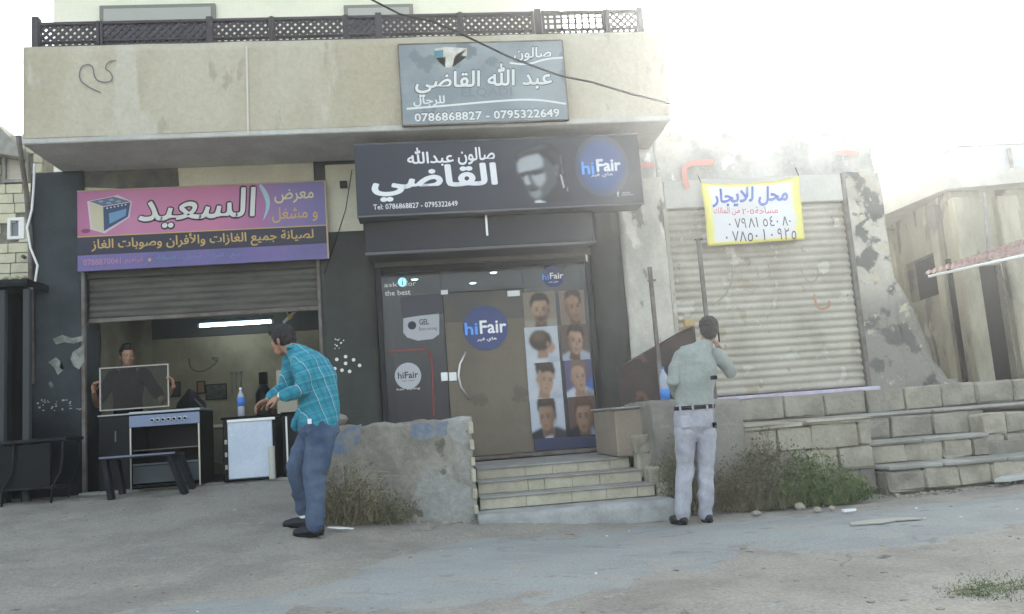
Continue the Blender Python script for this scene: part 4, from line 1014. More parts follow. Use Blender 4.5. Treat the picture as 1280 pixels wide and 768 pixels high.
for s, w_ in ((-.02, .26), (d1 + .02, .3), (d1 + .9, .26)):
    p = onf(s); bx('rib', p[0], p[0] + w_, p[1] - .12, p[1] + .02, .8, ez - .12, mk('pale rib render', (.42, .39, .29), (.27, .25, .19), 2.2, (1, 1, .35), bump=.5, spots=[((.17, .16, .13), 2.2, .60)]) if 'pale rib render' not in bpy.data.materials else bpy.data.materials['pale rib render'], B3, .02)
for tt in (.16, .95):
    p = on(Ls * tt * .95); bx('rib', p[0] - .1, p[0] + .02, p[1], p[1] + .16, .8, (2.3 if .25 < tt < .8 else ez - .1), bpy.data.materials['pale rib render'], B3, .02)
meave = mk('pale weathered eave concrete', (.52, .51, .46), (.42, .41, .37), 1.6, bump=.2)
wall_seg('eave', (on(Ls + 3)[0] - .12, on(Ls + 3)[1]), (on(0)[0] - .12, on(0)[1] - .14), ez, ez + .22, 1.2, meave, B3)
wall_seg('eave', (a2[0] - .118, a2[1] - .14), (onf(6)[0], onf(6)[1] - .14), ez + .001, ez + .219, 3, meave, B3)
tb('drain_pipe', [(P(1231, 250, 1.0).x, 1.0, ez - .1), (P(1231, 300, 1.0).x + .02, 1.0, 2.75)], .022, M['concrete'], B3)
# block house behind it
B4 = thing('rooftop_house', (11, 5, 3), 'pale blue grey flat roofed house rising behind the ribbed building', 'building')
A = P(1198, 190, 5.5); mb4 = mk('pale blue grey render', (.42, .45, .50), (.36, .39, .44), 1, bump=.1)
bx('wall', A.x, A.x + 9, 5.5, 11, .3, A.z + .1, mb4, B4); bx('parapet', A.x - .08, A.x + 9, 5.42, 11, A.z + .102, A.z + .3, mb4, B4)
tb('drain_pipe', [(P(1264, 200, 5.4).x, 5.42, A.z), (P(1264, 200, 5.4).x + .05, 5.42, A.z - 1.6)], .04, M['steel'], B4)
B6 = thing('sun_block_house', (8, 7, .4), 'added pale grey sun blocking house in the gap behind the closed shop and ribbed building', 'building')
bx('wall', 5.2, 9.0, 7.0, 11, .2, 4.45, mb4, B6); bx('parapet', 5.15, 9.05, 6.95, 11, 4.452, 4.6, mb4, B6)  # added house; stops low sun from reaching the street through the gap
# corrugated awning
AW = thing('corrugated_awning', (7, .2, 2.5), 'faded red corrugated metal awning jutting in at the right edge over the terrace', 'awning')
p0 = P(1157, 341, .2); p1 = P(1330, 283, .2); p2 = P(1330, 306, -1.0); p3 = P(1160, 344, .0)
maw = mk('faded red corrugated sheet', (.38, .20, .18), (.46, .33, .29), 3, rough=.6, bump=.1)
bm = bmesh.new(); nn_ = 176; rows = []
for j in range(3):
    row = []
    for i in range(nn_ + 1):
        u = i / nn_; p = (p0.lerp(p1, u)).lerp(p3.lerp(p2, u), j / 2) if True else None
        row.append(bm.verts.new(p + Vector((0, 0, .022 * abs(math.sin(u * math.pi * 22)) ))))
    rows.append(row)
for j in range(2):
    for i in range(nn_): bm.faces.new((rows[j][i], rows[j][i + 1], rows[j + 1][i + 1], rows[j + 1][i]))
bmesh.ops.solidify(bm, geom=bm.faces, thickness=.006)
fin(bm, 'corrugated_sheet', maw, AW)
tb('front_bar', [p3 - Vector((0, 0, .02)), p2 - Vector((0, 0, .02))], .018, M['white'], AW)
tb('back_bar', [p0 - Vector((0, 0, .02)), p1 - Vector((0, 0, .02))], .018, M['steel'], AW)
for u in (.985, ): 
    p = p3.lerp(p2, u); tb('support_pole', [(p.x, p.y + .02, .7), (p.x, p.y + .02, p.z - .02)], .03, M['steel'], AW)
    p = p0.lerp(p1, u); tb('support_pole', [(p.x, p.y, .9), (p.x, p.y, p.z - .02)], .03, M['steel'], AW)

# ================================================================== LEFT EDGE
B5 = thing('stone_house', (-8, 4, .5), 'distant cream stone block house with small window at the far left', 'building')
YB = 4.0
mst = [mk('cream ashlar %s' % n, c, c2) for n, c, c2 in (('a', (.60, .56, .42), (.52, .49, .37)), ('b', (.54, .51, .39), (.47, .44, .34)), ('c', (.64, .61, .48), (.57, .54, .42)))]
xr = P(40, 300, YB).x + .15; zt = P(0, 168, YB).z
wA = P(10, 273, YB); wB = P(31, 299, YB); uA = P(4, 192, YB); uB = P(36, 228, YB)
bx('wall_core', xr - 3.2, xr, YB + .05, YB + 4, .3, zt - .05, M['mortar'], B5)
z = zt - .02; row = 0
while z > 2.6:
    x = xr - 1.6 + (.14 if row % 2 else 0); hh = .165
    while x < xr:
        wd = random.choice((.26, .30, .34)); e = min(xr, x + wd)
        cz = z - hh / 2; cx = (x + e) / 2
        if not ((wA.x - .02 < cx < wB.x + .02 and wB.z < cz < wA.z) or (uA.x - .05 < cx < uB.x and uB.z < cz < uA.z)):
            blk('ashlar_block', x + .006, e - .006, YB, YB + .08, z - hh + .006, z - .006, random.choice(mst), B5, .006, .002)
        x = e
    z -= hh; row += 1
def window(A, Bp, Y, parent, fm, pm, bars=1):
    f = thing('window', ((A.x + Bp.x) / 2, Y, Bp.z), None, None); f.parent = parent; f.location = WL[f.name] - WL[parent.name]
    w_ = .05
    for q in ((A.x, A.x + w_, Bp.z, A.z), (Bp.x - w_, Bp.x, Bp.z, A.z), (A.x + w_, Bp.x - w_, A.z - w_, A.z), (A.x + w_, Bp.x - w_, Bp.z, Bp.z + w_)):
        bx('frame', q[0], q[1], Y - .03, Y + .05, q[2], q[3], fm, f, .003)
    bx('pane', A.x + w_, Bp.x - w_, Y + .02, Y + .03, Bp.z + w_, A.z - w_, pm, f, 0)
    if bars: bx('mullion', (A.x + Bp.x) / 2 + .04, (A.x + Bp.x) / 2 + .08, Y - .02, Y + .015, Bp.z + w_, A.z - w_, fm, f, 0)
gpm = flat('grey curtained glass', (.18, .18, .19), .2)
window(wA, wB, YB + .0, B5, M['white'], gpm)
window(uA, uB, YB + .0, B5, M['concrete'], mk('beige slatted blind', (.5, .46, .4), (.42, .38, .33), 3, (1, 1, 14)), 0)
bm = bmesh.new(); A = P(0, 160, YB); Bq = P(34, 192, YB)
prism(bm, [(A.x - 1.5, A.z + .05), (A.x, A.z + .05), (Bq.x, Bq.z + .02), (Bq.x, Bq.z - .14), (A.x - 1.5, A.z - .16)], YB - .25, YB + 3); fin(bm, 'roof_edge', M['concrete'], B5)
tb('wall_tap', [(P(33, 323, YB).x, YB - .04, P(33, 323, YB).z), (P(31, 321, YB).x, YB - .09, P(33, 323, YB).z + .02)], .03, M['steel'], B5)
# dark stall
DS = thing('dark_stall', (-5.2, -.3, .5), 'black sheeted street stall with a ragged roof left of the dark pillar', 'stall')
mds = mk('black grimy sheet', (.010, .011, .013), (.004, .005, .006), 3, (3, 1, .4), rough=.7, bump=.3, spec=.1)
zt5 = P(10, 352, -.4).z
bx('back_sheet', -6.6, -4.5, .25, .28, .45, zt5 - .05, mds, DS)
for k in range(12):
    x = -6.5 + k * .165; bx('front_board', x, x + .158, -.30 - random.uniform(0, .02), -.27, .5, zt5 - .12 + random.uniform(-.03, .03), mds, DS, .004)
rough_box('roof_sheet', -6.7, -4.28, -.5, .4, zt5 - .08, zt5 + .0, mk('black tarpaulin', (.010, .011, .012), (.02, .021, .02), 5, bump=.4, spec=.1), DS, amp=.03, step=.07, sc=4)
for px in (34, 3): A = P(px, 450, -.42); bx('post', A.x - .035, A.x + .035, -.45, -.38, .5, zt5 - .1, mk('grey scuffed post', (.05, .055, .058)), DS)
gr_ = mk('dusty litter on tarpaulin', (.35, .36, .2), (.5, .5, .45), 20)
for k, lab in enumerate(('leftmost crumpled scrap on the ragged stall roof', 'crumpled scrap in the middle of the ragged stall roof', 'crumpled scrap on the ragged stall roof nearest the dark pillar')):
    A = P(4 + k * 12, 352, -.45); rock(A.x, -.42, zt5 + .035, .045, gr_, lab, 'scraps on the stall roof', 'scrap')

# ================================================================== CABLE ABOVE
cp = [(380, -60), (465, 0), (500, 18), (540, 27), (575, 42), (640, 73), (700, 95), (740, 103), (790, 118), (838, 130), (850, 140)]
tb('overhead_cable', [P(x, y, -1.25 - .0 * i) for i, (x, y) in enumerate(cp)], .011, M['black'], None, n=6, label='black overhead cable sagging diagonally across the grey board and parapet', cat='cable')

# ================================================================== OVEN SHOP CONTENTS
# tube light
TL = thing('tube_light', (-2.6, 2.0, 2.62), 'lit fluorescent tube hanging under the ceiling at the back of the oven shop', 'ceiling light')
A = P(250, 406, 2.0); Bq = P(339, 404, 2.0); zc = (A.z + Bq.z) / 2
tb('tube', [(A.x, 2.0, zc), (Bq.x, 2.0, zc)], .019, emit('lit fluorescent tube', (.8, .93, 1), 9), TL, 10)
bx('housing', A.x - .03, Bq.x + .03, 1.97, 2.05, zc + .03, zc + .09, mk('teal grey housing', (.12, .18, .2)), TL)
for x in (A.x - .015, Bq.x + .015): bx('end_cap', x - .015, x + .015, 1.975, 2.03, zc - .025, zc + .03, M['white'], TL)
for x in (A.x + .15, Bq.x - .15): tb('hanging_rod', [(x, 2.02, zc + .09), (x, 2.02, 3.35)], .006, M['steel'], TL, 5)
HL = thing('hanging_lamp', P(362, 397, .5), 'small slanting white and yellow lamp hanging behind the shutter right of the tube light', 'lamp')
A = P(354, 404, .5); Bq = P(370, 388, .5); Cq = P(362, 396, .5)
tb('bulb_tube', [A, Bq], .02, M['white'], HL); tb('yellow_socket', [Cq - (Bq - A) * .12, Cq + (Bq - A) * .1], .03, flat('yellow plastic', (.7, .55, .1)), HL)
tb('hook', [Cq, P(358, 390, .5), P(360, 386, .5), P(357, 384, .5)], .006, M['white'], HL, 5)
tb('hanging_wire', [Cq, P(366, 385, .5), Vector((Cq.x + .05, .53, 3.34))], .005, M['black'], HL, 5)
# clutter deeper in the shop
def cyl(name, c, prof, mat, label, cat, n=16, extra=None):
    t_ = thing(name, c, label, cat); bm = bmesh.new(); lathe(bm, c, prof, n); fin(bm, name + '_body', mat, t_, smooth=True); return t_
gcb = cyl('gas_cylinder', (-3.62, 1.9, .57), [(.14, 0), (.15, .03), (.15, .45), (.10, .56), (.04, .6)], mk('dull blue cylinder paint', (.03, .06, .12), (.06, .05, .05), 6), 'dull blue gas cylinder standing by the left wall behind the young man', 'gas cylinder')
bm = bmesh.new(); lathe(bm, (-3.62, 1.9, 1.18), [(.03, 0), (.03, .06), (.05, .065), (.05, .08)], 10); fin(bm, 'valve', M['steel'], gcb)
cb_ = mk('brown carton', (.20, .14, .085), (.15, .105, .065), 4)
for (x, y, z_, a_, b2_, h_, lab) in ((-2.0, 2.0, 1.262, .32, .25, .16, 'small brown carton on the work bench below the landscape picture'), (-1.55, 2.3, .57, .4, .35, .5, 'big brown carton on the floor in the back right corner of the oven shop'), (-1.6, 2.3, 1.072, .3, .3, .22, 'upper brown carton stacked in the back right corner of the oven shop')):
    t_ = thing('carton', (x, y, z_), lab, 'carton'); bx('carton_body', x - a_ / 2, x + a_ / 2, y - b2_ / 2, y + b2_ / 2, z_, z_ + h_, cb_, t_, .004); bx('tape_strip', x - .025, x + .025, y - b2_ / 2 - .002, y + b2_ / 2 + .002, z_ + .01, z_ + h_ + .002, mk('tan tape', (.30, .24, .15)), t_, 0)
tt_ = thing('hanging_hose', (-1.75, 2.68, 1.9), 'coil of black hose hung on the back wall near the right corner', 'hose')
tb('hose_coil', [(-1.75 + (.13 + .004 * k / 12) * math.cos(k * .524), 2.66 - .002 * k, 1.95 + .15 * math.sin(k * .524)) for k in range(37)], .012, M['black'], tt_, 6)
tb('wall_peg', [(-1.75, 2.74, 2.1), (-1.75, 2.60, 2.1)], .008, M['steel'], tt_, 6)
for k, (x, l_) in enumerate(((-2.86, .30), (-2.80, .22), (-2.73, .26))):
    t_ = thing('spanner', (x, 2.70, 2.0), ('longest', 'shortest', 'middle sized')[k] + ' spanner of three hung on the back wall above the black bag', 'tool', 'spanners on the back wall')
    bx('shaft', x - .008, x + .008, 2.715, 2.73, 2.0 - l_, 2.0, M['steel'], t_, .002); bx('jaw', x - .022, x + .022, 2.71, 2.735, 2.001, 2.04, M['steel'], t_, .006)
# big black cooker
def rotp(t_, deg):
    t_.rotation_euler = (0, 0, R_(deg))
A = P(163, 611, -.3); Bq = P(252, 608, -.3); fz = .585
OV = thing('gas_cooker', (-2.9, -.3, fz), 'black gas cooker with a blue grey knob panel standing at the oven shop entrance', 'cooker')
ox0, ox1 = A.x + .0, Bq.x
bx('side_panel', ox0, ox0 + .02, -.3, .28, fz, 1.40, M['black_gloss'], OV); bx('side_panel', ox1 - .02, ox1, -.3, .28, fz, 1.40, M['black_gloss'], OV)
bx('back_panel', ox0 + .02, ox1 - .02, .25, .28, fz, 1.40, M['black_gloss'], OV); bx('base', ox0 + .02, ox1 - .02, -.29, .25, fz + .02, fz + .05, M['black_gloss'], OV)
bx('hob', ox0 - .005, ox1 + .005, -.31, .29, 1.402, 1.43, flat('steel hob', (.32, .34, .38), .3, metal=.6), OV, .004)
KP = bx('knob_panel', ox0 + .0, ox1, -.318, -.302, 1.26, 1.385, M['bluegrey'], OV, .004)
for k in range(7):
    xk = P(190 + k * 6.9, 524, -.33).x
    bm = bmesh.new(); prism(bm, [(xk + .024 * math.cos(a * .524), 1.325 + .024 * math.sin(a * .524)) for a in range(12)], -.326, -.319); fin(bm, 'knob_ring', flat('pale knob ring', (.5, .52, .58)), KP)
    bm = bmesh.new(); prism(bm, [(xk + .013 * math.cos(a * .524), 1.325 + .013 * math.sin(a * .524)) for a in range(12)], -.35, -.327); fin(bm, 'knob', M['black'], KP)
for x in (ox0 + .002, ox1 - .022): bx('chrome_strip', x, x + .016, -.312, -.302, fz, 1.258, mk('worn chrome strip', (.5, .46, .4), rough=.3, metal=.6, bump=0) if x < ox0 + .1 else mk('cream plastic strip', (.6, .55, .42)), OV, .002)
bx('drawer_front', ox0 + .03, ox1 - .03, -.305, -.29, fz + .06, fz + .25, flat('slate drawer', (.06, .075, .09), .3), OV, .004)
bx('drawer_rail', ox0 + .03, ox1 - .03, -.31, -.30, fz + .255, fz + .275, mk('dull steel rail', (.16, .18, .2)), OV, .002)
bx('oven_rack', ox0 + .03, ox1 - .03, -.28, .2, 1.0, 1.01, M['steel'], OV, .002)
for k, (bx_, by_) in enumerate(((-.2, -.12), (.2, -.12), (0, .02), (-.2, .15), (.2, .15))):
    bm = bmesh.new(); lathe(bm, ((ox0 + ox1) / 2 + bx_, by_, 1.431), [(.06, 0), (.06, .01), (.03, .014), (.03, .02)], 12); fin(bm, 'burner', M['black'], OV)
# dark cabinet left of it
CB = thing('black_cabinet', (-3.5, -.1, fz), 'plain black metal cabinet with a light top edge squeezed left of the gas cooker', 'cabinet')
A = P(124, 520, .0)
bx('carcass', A.x, ox0 - .02, -.02, .45, fz, 1.41, M['black_gloss'], CB, .006)
bx('top_edge', A.x - .01, ox0 - .018, -.03, .46, 1.412, 1.428, flat('pale steel edge', (.4, .4, .4), .3), CB, .003)
bx('door_handle', A.x + .18, A.x + .195, -.04, -.022, 1.12, 1.24, M['steel'], CB, .002)
# low black stand in front
LS = thing('low_black_stand', (-3, -.9, .4), 'low black metal stand lying in front of the gas cooker on the cement apron', 'stand')
yS = -.75; A = P(125, 573, yS); Bq = P(219, 565, yS); Cq = P(241, 612, yS); D = P(140, 618, yS); zg = .47
mbs = mk('scuffed black steel', (.006, .007, .010), (.012, .013, .018), 4, rough=.5, bump=.05, spec=.15)
def bar(name, a, b_, wd, hh, mat, parent):
    a, b_ = Vector(a), Vector(b_); d = (b_ - a).normalized(); u = Vector((0, 0, 1)) if abs(d.z) < .8 else Vector((0, 1, 0))
    s_ = d.cross(u).normalized(); u = s_.cross(d)
    bm = bmesh.new(); vs = [bm.verts.new(q + s_ * i * wd / 2 + u * j * hh / 2) for q in (a, b_) for i, j in ((-1, -1), (1, -1), (1, 1), (-1, 1))]
    for f in ((0, 1, 2, 3), (7, 6, 5, 4), (0, 4, 5, 1), (1, 5, 6, 2), (2, 6, 7, 3), (3, 7, 4, 0)): bm.faces.new([vs[i] for i in f])
    return fin(bm, name, mat, parent)
ztop = (A.z + Bq.z) / 2
bx('top_plate', A.x, Bq.x, yS - .02, yS + .35, ztop - .03, ztop, mbs, LS, .004)
bx('top_edge', A.x - .005, Bq.x + .005, yS - .028, yS - .021, ztop - .012, ztop + .006, flat('grey worn edge', (.16, .17, .24)), LS, .001)
for yy in (yS, yS + .33):
    bar('leg', (A.x + .05, yy, ztop - .03), (A.x + .12, yy, zg), .05, .09, mbs, LS)
    bar('leg', (Bq.x - .05, yy, ztop - .03), (Cq.x - .06, yy, zg), .05, .13, mbs, LS)
bx('base_rail', D.x, Cq.x, yS - .03, yS + .01, zg - .02, zg + .05, mbs, LS, .004)
bx('base_rail', D.x, Cq.x, yS + .32, yS + .36, zg - .02, zg + .05, mbs, LS, .004)
# black table at far left
LT = thing('black_table', (-4.4, -.8, .45), 'black metal table with thin bowed legs in front of the dark pillar at far left', 'table')
yT = -.7; A = P(4, 553, yT); Bq = P(83, 545, yT); zt_ = (A.z + Bq.z) / 2
mt_ = mk('dull black table metal', (.008, .009, .012), (.02, .022, .028), 5, rough=.5, bump=.05, spec=.15)
bx('table_top', A.x - .3, Bq.x, yT - .02, yT + .45, zt_ - .035, zt_, mt_, LT, .005)
for yy in (yT, yT + .42):
    for xx, s_ in ((Bq.x - .04, -1), (A.x + .1, 1)):
        tb('leg', [(xx, yy, zt_ - .03), (xx - .0, yy, zt_ - .2), (xx - .02, yy, zt_ - .36), (xx - .10, yy, zt_ - .5), (xx - .12, yy, .44)], .012, mt_, LT, 6)
bx('shelf', A.x - .2, Bq.x - .1, yT + .0, yT + .4, zt_ - .52, zt_ - .50, mt_, LT, .003)
bx('front_panel', A.x - .3, A.x + .45, yT + .03, yT + .05, zt_ - .5, zt_ - .05, M['black_gloss'], LT, .003)
# white fronted appliance
WA = thing('white_fronted_fridge', (-2.0, -.1, .58), 'black fridge carcass with a pale blue white door panel in the oven shop entrance', 'fridge')
A = P(284, 530, -.2); Bq = P(342, 596, -.2); ztp = P(300, 522, -.2).z
mwh = mk('scuffed white enamel', (.55, .61, .70), (.47, .53, .62), 2, rough=.35, bump=.02, spots=[((.62, .64, .66), 3, .6)])
bx('carcass', A.x - .06, Bq.x + .03, -.17, .38, .58, ztp - .02, M['black_gloss'], WA, .01)
bx('door_panel', A.x, Bq.x, -.2, -.172, .61, ztp - .04, mwh, WA, .008)
bx('top', A.x - .07, Bq.x + .12, -.21, .40, ztp - .018, ztp + .01, M['black'], WA, .006)
bx('top_lip', A.x, Bq.x + .04, -.215, -.205, ztp - .05, ztp - .02, M['white'], WA, .003)
for zz in (.72, .86, 1.0): bx('hinge', A.x - .035, A.x - .01, -.205, -.175, zz, zz + .05, mk('cream hinge', (.4, .36, .28)), WA, .004)
RO = thing('cardboard_tube', (Bq.x + .02, -.3, .58), 'pale cream cardboard tube standing beside the white fridge door', 'tube')
bm = bmesh.new(); lathe(bm, (Bq.x + .0, -.27, .585), [(.035, 0), (.035, .36), (.028, .36), (.028, .02)], 14); fin(bm, 'tube_wall', mk('cream cardboard', (.48, .46, .40)), RO, smooth=False)
bm = bmesh.new(); lathe(bm, (Bq.x + .0, -.27, .582), [(.037, 0), (.037, .012)], 14); fin(bm, 'end_rim', mk('grey rim', (.3, .3, .28)), RO)
BF = thing('black_appliance', (-1.5, 0, .58), 'black appliance with a silver vertical edge behind the man in turquoise', 'appliance')
A = P(352, 518, -.1); Bq2 = P(402, 518, -.1)
bx('carcass', A.x, Bq2.x - .15, -.1, .45, .58, A.z, M['black_gloss'], BF, .008)
bx('silver_edge', A.x + .04, A.x + .06, -.115, -.102, .6, A.z - .03, M['alu'], BF, .002)
bx('top', A.x - .01, Bq2.x - .14, -.12, .46, A.z + .002, A.z + .02, M['black'], BF, .004)
# bottle on the fridge
def bottle(c, s, label, parts, capm, liq=None, labcol=None, h=.3, r=.042):
    t_ = thing('water_bottle', c, label, 'bottle')
    m_ = glass('thin clear plastic', (.55, .62, .72), .45, .15) if 'thin clear plastic' not in bpy.data.materials else bpy.data.materials['thin clear plastic']
    bm = bmesh.new(); lathe(bm, c, [(r * .85, 0), (r, .01), (r, h * .3), (r * .94, h * .35), (r, h * .4), (r, h * .62), (r * .8, h * .75), (r * .35, h * .87), (r * .33, h * .93)], 16); fin(bm, 'plastic_shell', m_, t_, smooth=True)
    bm = bmesh.new(); lathe(bm, (c[0], c[1], c[2] + h * .93), [(r * .38, 0), (r * .38, h * .07)], 12); fin(bm, 'cap', capm, t_)
    bm = bmesh.new(); a0, a1 = parts; lathe(bm, (c[0], c[1], c[2] + h * a0), [(r * 1.03, 0), (r * 1.03, h * (a1 - a0))], 16); fin(bm, 'wrap_label', labcol, t_, smooth=True)
    if liq:
        bm = bmesh.new(); lathe(bm, (c[0], c[1], c[2] + .012), [(r * .8, 0), (r * .9, h * (a0 - .08) if a0 > .2 else h * .3)], 12); fin(bm, 'drink', liq, t_)
    return t_
A = P(301, 516, -.1)
bottle((A.x, -.08, ztp + .012), 1, 'small bottle with a blue label and reddish drink on top of the white fronted fridge', (.36, .66), M['white'], flat('red brown drink', (.30, .07, .05)), flat('blue label', (.06, .18, .55)), .33, .04)
# things on the back wall and benches
YBW = 2.74
def wallpic(name, a, b_, mat, label, cat, Y=YBW, extra=None):
    A, Bp = P(*a, Y), P(*b_, Y); t_ = thing(name, ((A.x + Bp.x) / 2, Y, Bp.z), label, cat)
    bx('frame', A.x, Bp.x, Y - .015, Y - .001, Bp.z, A.z, M['black'], t_, .002); bx('print', A.x + .015, Bp.x - .015, Y - .018, Y - .0155, Bp.z + .015, A.z - .015, mat, t_, 0); return t_
wallpic('wall_picture', (257, 481), (284, 499), mk('dark landscape print', (.03, .04, .03), (.08, .09, .07), 14), 'dark landscape picture on the ochre back wall of the oven shop', 'picture')
wallpic('wall_notice', (246, 477), (257, 492), mk('brown paper', (.20, .11, .07)), 'small brown notice on the back wall left of the dark landscape picture', 'notice')
wallpic('wall_notice', (212, 478), (226, 496), mk('dark green paper', (.04, .05, .04)), 'small dark notice on the back wall behind the held glass pane', 'notice')
A = P(213, 528, 1.6); Bq = P(296, 522, 1.6)
WBn = thing('work_bench', ((A.x + Bq.x) / 2, 1.6, .57), 'grey work bench with a pale top at the back of the oven shop', 'bench')
bx('bench_top', A.x, Bq.x + .2, 1.5, 2.2, 1.22, 1.26, mk('pale bench top', (.42, .40, .34)), WBn, .004); bx('bench_front', A.x + .03, Bq.x + .17, 1.55, 1.58, .75, 1.21, mk('khaki bench front', (.13, .12, .09)), WBn, .004)
for x in (A.x + .03, Bq.x + .13):
    for y in (1.53, 2.12): bx('leg', x, x + .04, y, y + .04, .57, 1.218, M['steel'], WBn, .003)
# black backpack
BG = thing('black_bag', (P(238, 500, 1.5).x, 1.75, 1.26), 'slumped black bag standing on the work bench right of the held glass pane', 'bag')
bm = bmesh.new(); c = P(238, 496, 1.75)
bmesh.ops.create_icosphere(bm, subdivisions=3, radius=1)
for v in bm.verts:
    z_ = v.co.z; k = 1 - .55 * max(0, z_) ** 1.5; v.co = Vector((v.co.x * .20 * k, v.co.y * .12 * k, z_ * .25)) * (1 + .14 * noise.noise(v.co * 2.4)) + Vector((c.x, c.y, 1.26 + .25))
fin(bm, 'bag_body', mk('black nylon', (.012, .013, .02), (.02, .022, .03), 9, bump=.3, bscale=12), BG, smooth=True)
tb('bag_strap', [(c.x + .08, c.y - .09, 1.62), (c.x + .19, c.y - .1, 1.5), (c.x + .24, c.y - .1, 1.28)], .012, mk('grey webbing', (.2, .18, .15)), BG, 6)
# dark sprayer bottle, board
DJ = thing('dark_canister', (P(330, 500, 1.2).x, 1.2, 1.4), 'dark narrow canister standing behind the fridge near the back wall', 'canister')
c = P(330, 502, 1.6); bm = bmesh.new(); lathe(bm, (c.x, 1.6, c.z - .45), [(.10, 0), (.11, .3), (.11, .55), (.05, .68)], 16); fin(bm, 'canister_body', M['black_gloss'], DJ, smooth=True)
bm = bmesh.new(); lathe(bm, (c.x, 1.6, c.z + .23), [(.06, 0), (.06, .16)], 12); fin(bm, 'canister_cap', M['black'], DJ)
sb = thing('store_shelf', (P(330, 520, 1.6).x, 1.6, .57), 'dark shelf unit behind the white fronted fridge', 'shelf'); bx('shelf_board', c.x - .5, c.x + .5, 1.4, 1.9, c.z - .50, c.z - .455, M['black'], sb); 
for x in (c.x - .48, c.x + .44):
    bx('shelf_side', x, x + .04, 1.4, 1.9, .57, c.z - .502, M['black'], sb)
A = P(345, 463, .6); Bq = P(362, 512, .6)
bd = bx('beige_board', A.x, Bq.x + .1, .6, .62, Bq.z - .2, A.z, mk('beige hardboard', (.42, .38, .30)), None, .003, label='beige hardboard sheet standing behind the chest of the man in turquoise', cat='board')
bx('crate', A.x - .05, Bq.x + .2, .5, .95, .575, Bq.z - .202, M['black'], None, .01, label='black crate carrying the beige hardboard behind the man in turquoise', cat='crate')

# ================================================================== PEOPLE
def ell_bm(bm, c, ax, rad, seg=2):
    "ellipsoid at c with axes ax (3 vectors) and radii rad"
    r = bmesh.ops.create_icosphere(bm, subdivisions=seg, radius=1)
    for v in r['verts']: v.co = Vector(c) + ax[0] * v.co.x * rad[0] + ax[1] * v.co.y * rad[1] + ax[2] * v.co.z * rad[2]
def limb(bm, pts, side, n=14):
    "tapered limb through (point, r_side, r_front) stations, rounded ends"
    P_ = [Vector(p[0]) for p in pts]; rings = []
    st = []
    for i, p in enumerate(pts):
        t = (P_[min(i + 1, len(P_) - 1)] - P_[max(i - 1, 0)]).normalized()
        s = (Vector(side) - t * t.dot(Vector(side))).normalized(); f = t.cross(s)
        st.append((P_[i], s, f, p[1], p[2], t))
    def ring(c, s, f, a, b): return [bm.verts.new(c + s * a * math.cos(2 * math.pi * k / n) + f * b * math.sin(2 * math.pi * k / n)) for k in range(n)]
    c, s, f, a, b, t = st[0]; m_ = min(a, b)
    rings += [ring(c - t * m_ * .8, s, f, a * .5, b * .5), ring(c - t * m_ * .45, s, f, a * .85, b * .85)]
    for c, s, f, a, b, t in st: rings.append(ring(c, s, f, a, b))
    m_ = min(a, b)
    rings += [ring(c + t * m_ * .45, s, f, a * .85, b * .85), ring(c + t * m_ * .8, s, f, a * .5, b * .5)]
    for i in range(len(rings) - 1):
        for k in range(n): bm.faces.new((rings[i][k], rings[i][(k + 1) % n], rings[i + 1][(k + 1) % n], rings[i + 1][k]))
    bm.faces.new(rings[0][::-1]); bm.faces.new(rings[-1])
def fuse(bm, name, mat, parent, voxel=.007, it=3, wr=0, wsc=12, wst=(1, 1, 1), **k):
    "merge overlapping closed volumes into one continuous skin"
    bmesh.ops.recalc_face_normals(bm, faces=bm.faces)
    me = bpy.data.meshes.new(name + '_raw'); bm.to_mesh(me); bm.free()
    o = bpy.data.objects.new(name + '_raw', me); COL.objects.link(o)
    md = o.modifiers.new('r', 'REMESH'); md.mode = 'VOXEL'; md.voxel_size = voxel
    ms = o.modifiers.new('s', 'SMOOTH'); ms.factor = .5; ms.iterations = it
    dg = bpy.context.evaluated_depsgraph_get(); m2 = bpy.data.meshes.new_from_object(o.evaluated_get(dg))
    bpy.data.objects.remove(o); bpy.data.meshes.remove(me)
    m2.materials.clear(); m2.name = name
    if wr:
        ns = [v.normal.copy() for v in m2.vertices]
        for v, nn in zip(m2.vertices, ns):
            q = Vector((v.co.x * wst[0], v.co.y * wst[1], v.co.z * wst[2]))
            v.co += nn * (wr * (1 - 2 * abs(noise.noise(q * wsc))) + wr * .5 * noise.noise(q * wsc * 2.3))
    for p in m2.polygons: p.use_smooth = True
    return setp(link(name, m2, mat, parent), **k)
